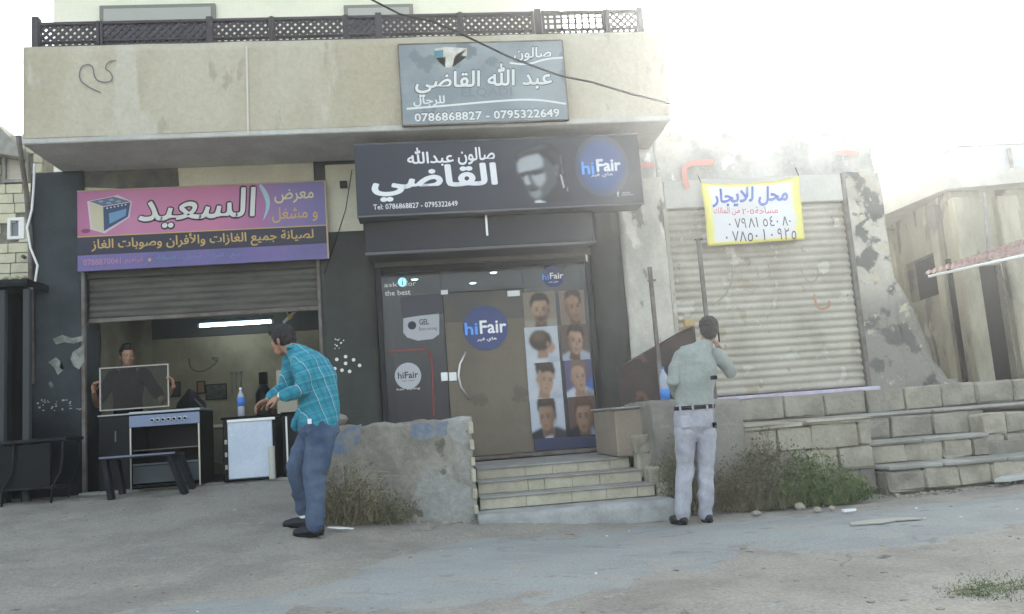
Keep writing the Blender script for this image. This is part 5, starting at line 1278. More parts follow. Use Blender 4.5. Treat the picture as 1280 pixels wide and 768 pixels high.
def hand(bm, w_, d, nrm, s, curl, thumb_sign=1, sc=1.0):
    """w_ wrist point, d direction of the palm, nrm direction the palm faces, curl degrees per joint"""
    d = Vector(d).normalized(); nrm = (Vector(nrm) - d * d.dot(Vector(nrm))).normalized(); a = d.cross(nrm) * thumb_sign
    w_ = Vector(w_)
    ell_bm(bm, w_ + d * .045 * sc, (a, d, nrm), (.040 * sc, .05 * sc, .016 * sc))
    for i, (off, ln, cu) in enumerate(((.03, .070, 0), (.011, .078, 4), (-.009, .073, 8), (-.028, .058, 14))):
        p = w_ + (d * .085 + a * off) * sc; dd = d.copy(); pts = [(p - d * .02 * sc, .0095 * sc, .0095 * sc)]
        for j, fr_ in enumerate((.45, .32, .23)):
            ang = R_(curl + cu) ; dd = (Matrix.Rotation(ang, 3, d.cross(nrm)) @ dd).normalized()
            p = p + dd * ln * fr_ * sc; pts.append((p.copy(), (.009 - .001 * j) * sc, (.009 - .001 * j) * sc))
        limb(bm, pts, a, 8)
    p = w_ + (d * .025 + a * .03) * sc; q = p + (d * .028 + a * .026 + nrm * .012) * sc; r = q + (d * .03 + a * .006 + nrm * .012) * sc
    limb(bm, [(p, .012 * sc, .012 * sc), (q, .0105 * sc, .0105 * sc), (r, .009 * sc, .009 * sc)], nrm, 8)
def head(bm, c, f, u, sc=1.0):
    f = Vector(f).normalized(); u = (Vector(u) - f * f.dot(Vector(u))).normalized(); s = f.cross(u); ax = (s, f, u)
    E = lambda dx, dy, dz, r: ell_bm(bm, Vector(c) + (s * dx + f * dy + u * dz) * sc, ax, [k * sc for k in r])
    E(0, -.012, .035, (.072, .090, .078)); E(0, .02, -.02, (.062, .070, .075)); E(0, .035, -.068, (.045, .048, .04)); E(0, .058, -.088, (.022, .02, .018))
    E(0, .088, -.008, (.011, .016, .026)); E(0, .098, -.024, (.014, .014, .012)); E(0, .082, -.05, (.022, .010, .006)); E(0, .080, -.060, (.020, .010, .006))
    E(-.028, .079, .022, (.022, .010, .007)); E(.028, .079, .022, (.022, .010, .007)); E(-.042, .062, -.022, (.018, .016, .016)); E(.042, .062, -.022, (.018, .016, .016))
    for g in (-1, 1): E(g * .073, -.008, -.006, (.008, .018, .03)); E(g * .079, -.012, .004, (.006, .012, .018))
    return s, f, u
def eyes(c, s, f, u, parent, sc=1.0):
    em = flat('eye white', (.5, .48, .45), .3) if 'eye white' not in bpy.data.materials else bpy.data.materials['eye white']
    for g in (-1, 1):
        bm = bmesh.new(); p = Vector(c) + (s * g * .028 + f * .074 + u * .006) * sc; ell_bm(bm, p, (s, f, u), (.012 * sc, .008 * sc, .006 * sc)); e_ = fin(bm, 'eye', em, parent, smooth=True)
        bm = bmesh.new(); ell_bm(bm, p + f * .006 * sc, (s, f, u), (.0055 * sc, .004 * sc, .0055 * sc)); fin(bm, 'iris', M['black'], parent, smooth=True)
        bm = bmesh.new(); ell_bm(bm, p + f * .006 * sc + u * .017 * sc, (s, f, u), (.019 * sc, .006 * sc, .0035 * sc)); fin(bm, 'eyebrow', M['hair'], parent, smooth=True)
    bm = bmesh.new(); ell_bm(bm, Vector(c) + (f * .089 - u * .055) * sc, (s, f, u), (.021 * sc, .004 * sc, .0045 * sc)); fin(bm, 'lips', mk('lip skin', (.30, .11, .09)) if 'lip skin' not in bpy.data.materials else bpy.data.materials['lip skin'], parent, smooth=True)
def hairm(c, s, f, u, parent, sc=1.0, top=.0):
    bm = bmesh.new(); ax = (s, f, u)
    E = lambda dx, dy, dz, r: ell_bm(bm, Vector(c) + (s * dx + f * dy + u * dz) * sc, ax, [k * sc for k in r], 3)
    E(0, -.022, .050, (.080, .092, .078)); E(0, -.045, .0, (.074, .062, .070)); E(0, .02, .092 + top, (.060, .066, .034)); E(0, -.058, -.045, (.055, .04, .04)); E(0, .055, .088, (.045, .035, .022))
    for g in (-1, 1): E(g * .062, .012, .018, (.016, .022, .04))
    return fuse(bm, 'hair', M['hair'], parent, .005, 1, .0065, 38)
M['skin'] = mk('tanned skin', (.36, .20, .135), (.29, .155, .10), 14, rough=.55, bump=.08, bscale=80)
M['hair'] = mk('black hair', (.012, .011, .012), (.02, .018, .017), 30, rough=.55, bump=.5, bscale=120)
M['sweater'] = mk('pale sage knit', (.285, .315, .295), (.245, .272, .255), 6, rough=.9, bump=.55, bscale=16)
M['jeans_pale'] = mk('pale lilac grey denim', (.40, .40, .445), (.31, .31, .35), 6, (1, 1, .5), rough=.9, bump=.7, bscale=18)
M['jeans_blue'] = mk('worn blue denim', (.045, .07, .13), (.09, .125, .19), 4.5, (1, 1, .5), rough=.9, bump=.7, bscale=18)
M['shoe'] = mk('dark shoe leather', (.014, .015, .022), rough=.5, bump=.1)
M['tee'] = mk('black cotton', (.004, .004, .006), spec=.05, rough=.9, bump=.2)
# turquoise checked shirt: woven stripes follow the cloth's own width and height
def plaid():
    m, t, b, N, L = nodes('turquoise checked cotton')
    tc = N('ShaderNodeTexCoord'); s = N('ShaderNodeSeparateXYZ'); L(tc.outputs['Object'], s.inputs[0])
    def mth(op, *v):
        n = N('ShaderNodeMath'); n.operation = op
        for i, q in enumerate(v):
            if isinstance(q, (int, float)): n.inputs[i].default_value = q
            else: L(q, n.inputs[i])
        return n.outputs[0]
    xx = mth('ADD', mth('MULTIPLY', s.outputs[0], .9), mth('MULTIPLY', s.outputs[2], .38))     # leans with the bent back
    xy = mth('ADD', xx, mth('MULTIPLY', s.outputs[1], .6)); zz = mth('SUBTRACT', s.outputs[2], mth('MULTIPLY', s.outputs[0], .25))
    def line(v, per, wd, ph=0): return mth('LESS_THAN', mth('ABSOLUTE', mth('SUBTRACT', mth('FRACT', mth('ADD', mth('DIVIDE', v, per), ph)), .5)), wd)
    def mix(f, a, bb, k=1.0):
        x = N('ShaderNodeMix'); x.data_type = 'RGBA'; L(mth('MULTIPLY', f, k), x.inputs[0])
        for i, v in ((6, a), (7, bb)):
            if isinstance(v, tuple): x.inputs[i].default_value = (*v, 1)
            else: L(v, x.inputs[i])
        return x.outputs[2]
    nz_ = N('ShaderNodeTexNoise'); nz_.inputs['Scale'].default_value = 6; L(tc.outputs['Object'], nz_.inputs['Vector'])
    c = mix(nz_.outputs['Fac'], (.012, .20, .27), (.022, .30, .36))
    c = mix(line(xy, .055, .22), c, (.010, .14, .24), .6); c = mix(line(zz, .06, .2), c, (.01, .13, .24), .5)
    c = mix(line(zz, .085, .035), c, (.20, .45, .50), .35); c = mix(line(xy, .12, .020, .3), c, (.50, .56, .62), .7)
    L(c, b.inputs['Base Color']); b.inputs['Roughness'].default_value = .85
    nb = N('ShaderNodeTexNoise'); nb.inputs['Scale'].default_value = 14; nb.inputs['Detail'].default_value = 6; L(tc.outputs['Object'], nb.inputs['Vector'])
    bp = N('ShaderNodeBump'); bp.inputs['Strength'].default_value = .7; bp.inputs['Distance'].default_value = .03; L(nb.outputs['Fac'], bp.inputs['Height']); L(bp.outputs[0], b.inputs['Normal'])
    return m
M['plaid'] = plaid()
def shoe(nm, heel, toe, u, parent, w_=.045, mat=None, h_=.075):
    heel, toe = Vector(heel), Vector(toe); f = (toe - heel).normalized(); s = f.cross(Vector((0, 0, 1))).normalized(); L_ = (toe - heel).length
    bm = bmesh.new()
    ell_bm(bm, heel + f * .045 + Vector((0, 0, h_ * .55)), (s, f, Vector((0, 0, 1))), (w_ * .82, .055, h_ * .62)); ell_bm(bm, heel + f * L_ * .5 + Vector((0, 0, .04)), (s, f, Vector((0, 0, 1))), (w_ * .9, L_ * .45, .042))
    ell_bm(bm, heel + f * L_ * .76 + Vector((0, 0, .034)), (s, f, Vector((0, 0, 1))), (w_, L_ * .25, .036))
    o = fuse(bm, nm, mat or M['shoe'], parent, .006, 3)
    bm = bmesh.new(); n = 20; pts = []
    for k in range(n):
        a = 2 * math.pi * k / n; pts.append(heel + f * (L_ * .5 + L_ * .5 * math.cos(a)) + s * w_ * (1 + .05 * math.cos(a)) * math.sin(a))
    a_ = [bm.verts.new(p + Vector((0, 0, 0))) for p in pts]; b_ = [bm.verts.new(p + Vector((0, 0, .02))) for p in pts]
    bm.faces.new(a_); bm.faces.new(b_)
    for k in range(n): bm.faces.new((a_[k], a_[(k + 1) % n], b_[(k + 1) % n], b_[k]))
    fin(bm, 'sole', M['black'], o)
    return o

# ---------- man in pale sweater, seen from behind
def man_sweater():
    Y = -3.0; g = PG(868, 655); Y = g.y
    t_ = thing('person', g, 'man seen from behind in pale sage sweater and light jeans, phoning', 'person')
    p = lambda x, y, dy=0.: P(x, y, Y + dy)
    S_ = Vector((1, 0, 0)); gz = g.z
    hipc, chest, neck = p(868, 515), p(870, 462), p(881, 430)
    hc = p(886.5, 414, .03)
    sL, sR = p(849, 446), p(899, 444); eL, wL = p(840.5, 478, -.02), p(846, 497, .16); eR, wR = p(914, 467, .05), p(899, 441, .12)
    kL, kR = p(857, 583, .02), p(882, 583, .02); aL, aR = p(853, 640), p(882, 640)
    kL.y = kR.y = Y + .02
    # body under the clothes and bare head, neck and hands: one skin
    bm = bmesh.new()
    f_, u_ = Vector((.32, .93, -.15)), Vector((.05, .1, 1))
    s, f, u = head(bm, hc, f_, u_, 1.0)
    limb(bm, [(p(880, 438), .058, .058), (p(883, 426, .02), .055, .057), (p(885, 420, .02), .05, .055)], S_)
    limb(bm, [(hipc, .13, .085), (p(868, 490), .11, .08), (chest, .12, .07), (p(873, 446), .12, .06), (p(878, 438), .07, .06)], S_)
    for sh_, el, wr in ((sL, eL, wL), (sR, eR, wR)): limb(bm, [(sh_, .034, .034), (el, .026, .026), (el.lerp(wr, .5), .028, .026), (wr, .023, .021)], S_)
    for hx, kn, an in ((p(858, 525), kL, aL), (p(880, 525), kR, aR)): limb(bm, [(hx, .07, .075), (kn, .045, .05), (kn.lerp(an, .4), .045, .045), (an, .03, .03), (Vector((an.x, an.y, gz + .05)), .03, .035)], S_)
    hand(bm, wR, hc + s * .1 - u * .03 - wR, Vector((-.9, -.25, .1)), 1, 32, -1, .95)
    hand(bm, wL, Vector((.35, .6, -.55)), Vector((.7, -.5, .2)), 1, 30, 1, .95)
    body = fuse(bm, 'body', M['skin'], t_, .0055, 3)
    eyes(hc, s, f, u, body); hairm(hc, s, f, u, t_, 1.03)
    bm = bmesh.new(); q = hc + s * .080 - u * .030 + f * .02
    ph = bmesh.new(); ell = None
    # phone
    tp = thing('phone', q, 'dark phone held against the right ear of the man in the pale sweater', 'phone')
    vs = box(bm, -.006, .006, -.035, .035, -.07, .07, .004); Mx = Matrix((s, f, u)).transposed().to_4x4(); Mx.translation = q; bmesh.ops.transform(bm, matrix=Mx, verts=bm.verts)
    fin(bm, 'casing', M['black'], tp); ph.free()
    bm = bmesh.new(); box(bm, -.0075, -.0062, -.03, .03, -.06, .06); bmesh.ops.transform(bm, matrix=Mx, verts=bm.verts); fin(bm, 'screen', M['black_gloss'], tp)
    # sweater
    bm = bmesh.new()
    limb(bm, [(p(868, 505), .168, .120), (p(868, 490), .160, .115), (p(868, 470), .178, .122), (p(870, 455), .19, .118), (p(873, 444), .17, .10), (p(878, 436), .085, .08)], S_, 20)
    limb(bm, [(p(879, 440), .068, .068), (p(882, 432, .01), .06, .062)], S_)
    limb(bm, [(sL + Vector((.03, 0, -.005)), .07, .075), (sL.lerp(eL, .5), .056, .062), (eL, .05, .052), (eL.lerp(wL, .5), .045, .045), (wL, .034, .034)], S_)
    limb(bm, [(sR + Vector((-.03, 0, -.005)), .068, .075), (sR.lerp(eR, .5), .058, .062), (eR, .052, .052), (eR.lerp(wR, .5), .045, .045), (wR.lerp(eR, .1), .034, .034)], S_)
    fuse(bm, 'sweater', M['sweater'], t_, .007, 2, .011, 4.5, (1.1, 1, 1.4))
    tb('collar_ring', [p(879, 433) + Vector((.062 * math.cos(a * .524), .05 * math.sin(a * .524) + .01, .02 * math.sin(a * .524))) for a in range(13)], .010, M['sweater'], t_)
    # jeans
    bm = bmesh.new(); b0 = p(868, 510)
    limb(bm, [(b0, .165, .11), (p(868, 520), .172, .125), (p(868, 533), .17, .13), (p(868, 540), .13, .10)], S_, 20)
    for hx, kn, an, s_ in ((p(856.5, 540), kL, aL, -1), (p(881, 540), kR, aR, 1)):
        limb(bm, [(hx, .090, .108), (hx.lerp(kn, .5), .082, .092), (kn, .068, .074), (kn.lerp(an, .35), .068, .072), (kn.lerp(an, .75), .060, .064), (an, .058, .062), (Vector((an.x, an.y, gz + .075)), .057, .064)], S_, 18)
    J = fuse(bm, 'jeans', M['jeans_pale'], t_, .007, 2, .012, 5.5, (1.1, 1, 1.3))
    for xx in (857, 880):
        c_ = p(xx, 527, -.108); bx('back_pocket', c_.x - .048, c_.x + .048, c_.y - .012, c_.y + .02, c_.z - .06, c_.z + .05, M['jeans_pale'], J, .01)
    # belt
    bm = bmesh.new(); c_ = p(868, 509.5); n = 28; rings = []
    for z_ in (-.018, .018):
        rings.append([[bm.verts.new((c_.x + (.176 + o) * math.cos(2 * math.pi * k / n), c_.y + (.125 + o) * math.sin(2 * math.pi * k / n), c_.z + z_)) for k in range(n)] for o in (0, .006)])
    for k in range(n):
        j = (k + 1) % n
        for quad in ((rings[0][1][k], rings[0][1][j], rings[1][1][j], rings[1][1][k]), (rings[0][0][k], rings[1][0][k], rings[1][0][j], rings[0][0][j]), (rings[1][0][k], rings[1][1][k], rings[1][1][j], rings[1][0][j]), (rings[0][0][k], rings[0][0][j], rings[0][1][j], rings[0][1][k])): bm.faces.new(quad)
    fin(bm, 'belt', M['black'], t_, smooth=True)
    for xx in (850, 866, 884): c_ = p(xx, 510, -.13); bx('belt_loop', c_.x - .007, c_.x + .007, c_.y - .012, c_.y + .01, c_.z - .026, c_.z + .024, M['jeans_pale'], J, .002)
    for an, tx in ((aL, -.05), (aR, .05)):
        shoe('shoe', (an.x, an.y - .07, gz + .002), (an.x + tx, an.y + .19, gz + .002), 0, t_, .05)
    # keys on a lanyard
    kt = thing('key_lanyard', p(891, 512, -.14), 'dark keys on a thin strap hanging from the belt of the phoning man', 'keys')
    a_ = p(891, 472, -.12); tb('strap', [p(891, 475, -.12), p(890.5, 500, -.15), p(892, 515, -.14), p(893, 527, -.13)], .005, mk('pale strap', (.35, .33, .36)), kt, 5)
    bx('clip', a_.x - .02, a_.x + .035, a_.y - .02, a_.y + .01, a_.z - .02, a_.z + .015, M['black'], kt, .005)
    c_ = p(893, 530, -.13); bx('key_fob', c_.x - .018, c_.x + .018, c_.y - .012, c_.y + .008, c_.z - .035, c_.z + .015, M['black'], kt, .006)
man_sweater()
c_ = P(832, 500, -1.85)
bottle((c_.x, -1.85, 1.118), 1, 'clear water bottle with blue label standing on the wall left of the phoning man', (.02, .34), flat('blue cap', (.08, .2, .6)), None, flat('bright blue label', (.05, .22, .65)), .335, .045)

# ---------- man in turquoise checked shirt, stepping left
def man_plaid():
    g = PG(392, 670); Y = g.y; gz = g.z
    t_ = thing('person', g, 'man in a turquoise checked shirt and blue jeans leaning forward over the fridge, facing left', 'person')
    p = lambda x, y, dy=0.: P(x, y, Y + dy)
    F = Vector((-.86, .5, 0)).normalized(); S_ = Vector((-F.y, F.x, 0)); S_ = Vector((.5, .86, 0))       # S_ points away from the camera
    hc = p(353, 427, .12); nb = p(370, 443, .04)
    f_, u_ = Vector((-.92, .38, -.22)), Vector((-.25, .1, 1))
    sN, sF = p(384, 455, -.14), p(366, 450, .24)
    eN, wN = p(378, 487, -.16), p(350, 496, -.05); eF, wF = p(356, 485, .24), p(334, 500, .12)
    hips = p(397, 535); kN = p(393, 592, -.06); aN = p(394, 650, -.04); kF = p(371, 584, .10); aF = p(380, 636, .28)
    bm = bmesh.new(); s, f, u = head(bm, hc, f_, u_, 1.03)
    limb(bm, [(p(372, 446, .04), .058, .06), (p(364, 437, .07), .052, .056), (p(358, 432, .1), .05, .052)], S_)
    limb(bm, [(hips, .12, .09), (p(401, 500), .12, .09), (p(391, 470), .15, .09), (p(380, 452), .12, .07)], S_)
    for sh_, el, wr in ((sN, eN, wN), (sF, eF, wF)): limb(bm, [(sh_, .034, .034), (el, .028, .028), (el.lerp(wr, .5), .029, .027), (wr, .025, .022)], S_)
    for hx, kn, an in ((p(400, 545, -.07), kN, aN), (p(390, 545, .07), kF, aF)): limb(bm, [(hx, .07, .075), (kn, .045, .05), (kn.lerp(an, .4), .045, .045), (an, .03, .032)], S_)
    hand(bm, wN, Vector((-.9, .15, -.32)), Vector((-.1, .5, -.8)), 1, 24, 1, 1.05); hand(bm, wF, Vector((-.85, -.1, -.4)), Vector((.0, -.3, -.9)), 1, 28, -1, 1.0)
    body = fuse(bm, 'body', M['skin'], t_, .0055, 3)
    eyes(hc, s, f, u, body, 1.03); hairm(hc, s, f, u, t_, 1.06, .006)
    # wrist watch
    d = (wN - eN).normalized(); c_ = wN - d * .01; a = d.orthogonal().normalized(); b_ = d.cross(a)
    tb('wrist_watch', [c_ + a * .031 * math.cos(k * .524) + b_ * .031 * math.sin(k * .524) for k in range(13)], .009, M['alu'], t_, 6)
    # shirt
    bm = bmesh.new()
    limb(bm, [(p(397, 532), .150, .168), (p(399, 515), .146, .160), (p(400, 495), .155, .150), (p(396, 475), .182, .145), (p(389, 460), .19, .128), (p(380, 449, .02), .15, .10), (p(373, 443, .04), .08, .08)], S_, 20)
    limb(bm, [(p(374, 446, .04), .07, .07), (p(368, 439, .06), .063, .066)], S_)
    limb(bm, [(sN + Vector((.01, .03, 0)), .078, .078), (sN.lerp(eN, .5), .068, .07), (eN, .060, .060), (eN.lerp(wN, .45), .054, .054), (eN.lerp(wN, .82), .044, .046)], S_)
    limb(bm, [(sF, .075, .075), (sF.lerp(eF, .5), .062, .065), (eF, .058, .058), (eF.lerp(wF, .45), .052, .052), (eF.lerp(wF, .8), .042, .044)], S_)
    # open hem at the belly that hangs forward
    limb(bm, [(p(385, 512, .02), .11, .06), (p(376, 528, .03), .10, .035), (p(371, 536, .03), .08, .022)], S_)
    SH_ = fuse(bm, 'shirt', M['plaid'], t_, .007, 2, .010, 6, (1.5, 1.2, 1))
    tb('shirt_collar', [p(369, 438, .05) + S_ * .07 * math.cos(a_ * .524) + F * (.055 * math.sin(a_ * .524)) + Vector((0, 0, .016 * math.cos(a_ * 1.05) + .012)) for a_ in range(13)], .014, M['plaid'], t_, 6)
    c_ = p(387, 527, -.17); bx('hem_tag', c_.x - .015, c_.x + .015, c_.y - .006, c_.y + .004, c_.z - .02, c_.z + .02, M['white'], SH_, .002)
    # jeans
    bm = bmesh.new()
    limb(bm, [(p(399, 528), .145, .15), (p(399, 540), .150, .155), (p(398, 550), .12, .12)], S_, 20)
    limb(bm, [(p(400, 545, -.06), .100, .118), (p(398, 568, -.065), .090, .108), (kN, .075, .088), (kN.lerp(aN, .35), .070, .078), (kN.lerp(aN, .8), .060, .066), (Vector((aN.x, aN.y, gz + .085)), .06, .07)], S_, 18)
    limb(bm, [(p(391, 545, .07), .10, .112), (p(380, 566, .085), .09, .10), (kF, .074, .082), (kF.lerp(aF, .4), .068, .072), (aF, .058, .062)], S_, 18)
    fuse(bm, 'jeans', M['jeans_blue'], t_, .007, 2, .015, 5, (1.1, 1, 1.3))
    zF = ground_z(aF.x, aF.y)
    for an, z0_, tl_ in ((aN, gz, 0), (Vector((aF.x, aF.y, 0)), zF, 1)):
        h0 = Vector((an.x + .065, an.y - .03, z0_ + .004)); t0 = h0 + F * .29 + Vector((0, -.05, .0))
        so_ = shoe('shoe', h0, t0, 0, t_, .05, h_=.08)
        bm = bmesh.new(); ell_bm(bm, Vector((an.x + .01, an.y, z0_ + .088)), (S_, F, Vector((0, 0, 1))), (.045, .055, .02)); fin(bm, 'sock', M['white'], t_, smooth=True)
man_plaid()

# ---------- man inside holding a glass pane
def man_inside():
    Y = .42; p = lambda x, y, dy=0.: P(x, y, Y + dy)
    base = Vector((p(160, 480).x, Y, .57))
    t_ = thing('person', base, 'young man in black T-shirt inside the oven shop holding a framed pane', 'person')
    S_ = Vector((1, 0, 0)); hc = p(159, 446, -.05)
    f_, u_ = Vector((.5, -.86, -.1)), Vector((.0, 0, 1))
    sL, sR = p(139, 470), p(182, 467)
    wL, wR = p(117, 490, -.40), p(217, 483, -.40); eL, eR = p(121, 508, -.12), p(204, 503, -.12)
    bm = bmesh.new(); s, f, u = head(bm, hc, f_, u_, 1.05)
    limb(bm, [(p(161, 466), .06, .06), (p(160, 455, -.02), .055, .058)], S_)
    limb(bm, [(Vector((base.x, Y, 1.45)), .13, .09), (p(160, 495), .13, .09), (p(160, 472), .15, .08)], S_)
    for sh_, el, wr in ((sL, eL, wL), (sR, eR, wR)): limb(bm, [(sh_, .044, .044), (el, .038, .038), (el.lerp(wr, .5), .034, .032), (wr, .025, .022)], S_)
    for g in (-1, 1): limb(bm, [(Vector((base.x + .09 * g, Y, 1.42)), .075, .08), (Vector((base.x + .1 * g, Y - .02, 1.0)), .05, .055), (Vector((base.x + .1 * g, Y, .66)), .032, .035)], S_)
    hand(bm, wL, Vector((.1, -.1, .95)), Vector((.9, -.35, .1)), 1, 38, 1, 1.05); hand(bm, wR, Vector((-.1, -.1, .95)), Vector((-.9, -.35, .1)), 1, 38, -1, 1.05)
    body = fuse(bm, 'body', M['skin'], t_, .0055, 3)
    eyes(hc, s, f, u, body, 1.05); hairm(hc + u * .012 - f * .012, s, f, u, t_, 1.0, .02)
    bm = bmesh.new()
    limb(bm, [(Vector((base.x, Y, 1.42)), .165, .115), (p(160, 500), .16, .115), (p(160, 482), .18, .12), (p(160, 470), .17, .10), (p(160, 464), .09, .075)], S_, 18)
    for sh_, el in ((sL, eL), (sR, eR)): limb(bm, [(sh_.lerp(Vector((base.x, Y, sh_.z)), .15), .075, .075), (sh_.lerp(el, .75), .058, .06)], S_)
    T = fuse(bm, 't_shirt', M['tee'], t_, .009, 3, .006, 7)
    bm = bmesh.new()
    limb(bm, [(Vector((base.x, Y, 1.45)), .155, .11), (Vector((base.x, Y, 1.35)), .16, .12)], S_, 16)
    for g in (-1, 1): limb(bm, [(Vector((base.x + .09 * g, Y, 1.34)), .09, .105), (Vector((base.x + .1 * g, Y - .02, 1.0)), .07, .075), (Vector((base.x + .1 * g, Y, .70)), .06, .065)], S_)
    fuse(bm, 'trousers', mk('dark grey trousers', (.03, .03, .04)), t_, .009, 3, .006, 7)
    for g in (-1, 1): shoe('shoe', (base.x + .1 * g, Y + .06, .572), (base.x + .12 * g, Y - .21, .572), 0, t_)
    # pane
    Yp = Y - .42; a, b, c, d = P(122, 458, Yp), P(210, 450.5, Yp), P(213, 506, Yp), P(127, 517, Yp)
    x0, x1, z0, z1 = (a.x + d.x) / 2, (b.x + c.x) / 2, (c.z + d.z) / 2, (a.z + b.z) / 2 - .03
    gp = thing('glass_panel', ((x0 + x1) / 2, Yp, z0), 'framed smoky glass pane held upright by the young man in the oven shop', 'glass panel')
    fm = mk('thin silver frame', (.30, .28, .25), rough=.35, metal=.5, bump=0)
    for q in ((x0, x0 + .018, z0, z1), (x1 - .018, x1, z0, z1), (x0 + .018, x1 - .018, z1 - .016, z1), (x0 + .018, x1 - .018, z0, z0 + .016)): bx('frame', q[0], q[1], Yp - .012, Yp + .012, q[2], q[3], fm, gp, .002)
    bx('pane', x0 + .018, x1 - .018, Yp - .003, Yp + .003, z0 + .016, z1 - .016, glass('smoky brown glass', (.03, .022, .016), .80, .3), gp, 0)
man_inside()

# ================================================================== PLANTS
def leafm(name, cols):
    m, t, b, N, L = nodes(name); oi = N('ShaderNodeNewGeometry'); nz_ = N('ShaderNodeTexNoise'); nz_.inputs['Scale'].default_value = 9; L(oi.outputs['Position'], nz_.inputs['Vector'])
    cr = N('ShaderNodeValToRGB'); L(nz_.outputs['Fac'], cr.inputs[0]); e = cr.color_ramp.elements; e[0].position = .35; e[1].position = .68
    e[0].color = (*cols[0], 1); e[1].color = (*cols[-1], 1)
    if len(cols) > 2: q = e.new(.52); q.color = (*cols[1], 1)
    L(cr.outputs[0], b.inputs['Base Color']); b.inputs['Roughness'].default_value = .8; return m
mg1 = leafm('green weed leaves', [(.05, .085, .025), (.10, .15, .045), (.17, .18, .075)]); mg2 = leafm('dry straw weeds', [(.10, .085, .05), (.18, .15, .09), (.13, .12, .06)]); mg3 = leafm('dull olive weeds', [(.09, .085, .05), (.15, .14, .08), (.10, .11, .05)])
def weed(c, rx, ry, hh, n, mat, stemm, label, group=None, lean=(0, 0), leafl=.03, twigs=14, name='weed_bush', stems_only=False, lw=.5):
    c = Vector(c); t_ = thing(name, c, label, 'weeds', group)
    bm = bmesh.new(); tips = []
    for k in range(twigs):
        a = random.uniform(0, 2 * math.pi); r = random.random() ** .5
        b0 = c + Vector((rx * r * .6 * math.cos(a), ry * r * .6 * math.sin(a), -.02)); h_ = hh * random.uniform(.45, 1) * (1 - .45 * r * r)
        tp = b0 + Vector((rx * .5 * math.cos(a) * r + lean[0] * h_ + random.uniform(-.05, .05), ry * .4 * math.sin(a) * r + lean[1] * h_, h_))
        mid = b0.lerp(tp, .5) + Vector((random.uniform(-.04, .04), random.uniform(-.03, .03), .03))
        tube(bm, [b0, mid, tp], [.004, .003, .0015], 4); tips.append((b0, mid, tp))
    fin(bm, 'stems', stemm, t_, kind='stuff')
    bm = bmesh.new()
    for k in range(n):
        b0, mid, tp = random.choice(tips); s_ = random.random() ** .8
        q = b0.lerp(mid, s_ * 2) if s_ < .5 else mid.lerp(tp, s_ * 2 - 1)
        q = q + Vector((random.gauss(0, .05), random.gauss(0, .04), random.gauss(0, .03))); q.z = max(q.z, c.z + .005)
        d = Vector((random.uniform(-1, 1), random.uniform(-1, 1), random.uniform(-.1, 1.3))).normalized(); sd_ = d.orthogonal().normalized(); sd_ = (Matrix.Rotation(random.uniform(0, 6.28), 3, d) @ sd_)
        l_ = leafl * random.uniform(.6, 1.4)
        a_ = [bm.verts.new(v) for v in (q, q + d * l_ * .5 + sd_ * l_ * lw * .5, q + d * l_, q + d * l_ * .5 - sd_ * l_ * lw * .5)]; bm.faces.new(a_)
    for k in range(n // 9):                                   # long thin grass blades between the leaves
        a = random.uniform(0, 6.28); r = random.random() ** .6; l_ = hh * random.uniform(.25, .8) * (1 - .5 * r)
        q = c + Vector((rx * r * math.cos(a) * 1.05, ry * r * math.sin(a) * 1.05, 0)); d = Vector((random.gauss(0, .35), random.gauss(0, .3), 1)).normalized(); sd_ = Vector((random.uniform(-1, 1), random.uniform(-1, 1), 0)).normalized() * .0035
        d2 = (d + Vector((random.gauss(0, .5), random.gauss(0, .4), -.3))).normalized(); m_ = q + d * l_ * .6; e_ = m_ + d2 * l_ * .4
        v_ = [bm.verts.new(x) for x in (q - sd_, q + sd_, m_ + sd_ * .8, e_, m_ - sd_ * .8)]; bm.faces.new((v_[0], v_[1], v_[2], v_[4])); bm.faces.new((v_[4], v_[2], v_[3]))
    me = bpy.data.meshes.new('leaves'); bm.to_mesh(me); bm.free(); setp(link('leaves', me, mat, t_), kind='stuff')
GW = 'weeds growing along the foot of the terrace wall'
def gp(px, py): return PG(px, py)
c = Vector((3.15, -2.2, .06)); weed(c, .36, .24, .80, 3300, mg3, mg2, 'tall dull olive weed bush against the block wall right of the phoning man', GW, twigs=60, leafl=.032)
c = Vector((3.55, -2.28, .06)); weed(c, .42, .22, .58, 3900, mg1, mg3, 'low spreading green weed patch under the block wall', GW, twigs=60, leafl=.032)
c = Vector((3.93, -2.22, .06)); weed(c, .24, .15, .22, 1200, mg1, mg3, 'smallest green weeds at the right end of the patch, by the terrace corner', GW, twigs=24, leafl=.028)
c = Vector((2.85, -2.2, .06)); weed(c, .25, .2, .6, 2200, mg2, mg2, 'dry brown weeds directly right of the legs of the man in the pale sweater', GW, twigs=40, leafl=.028)
c = Vector((2.32, -2.14, .06)); weed(c, .18, .12, .88, 3400, mg3, mg2, 'dusty brown weeds climbing the cheek wall left of the man in the pale sweater', GW, twigs=50, leafl=.028)
GL = 'weeds in front of the low cement wall'
c = Vector((-.78, -2.6, ground_z(-.78, -2.6))); weed(c, .33, .2, .58, 2500, mg2, mg2, 'dry straw weed bush behind the legs of the man in turquoise', GL, twigs=70, leafl=.035, lw=.3)
c = Vector((-.42, -2.5, ground_z(-.42, -2.5))); weed(c, .24, .14, .32, 1200, mg3, mg2, 'smaller dull weed clump in front of the middle of the low cement wall', GL, twigs=30, leafl=.03, lw=.35)
c = PG(1245, 740); weed(c + Vector((.1, -.02, -.01)), .34, .2, .045, 2600, mg1, mg3, 'flat green grass patch in the dirt at the lower right corner', None, twigs=30, leafl=.016, name='grass_patch', lw=.25)
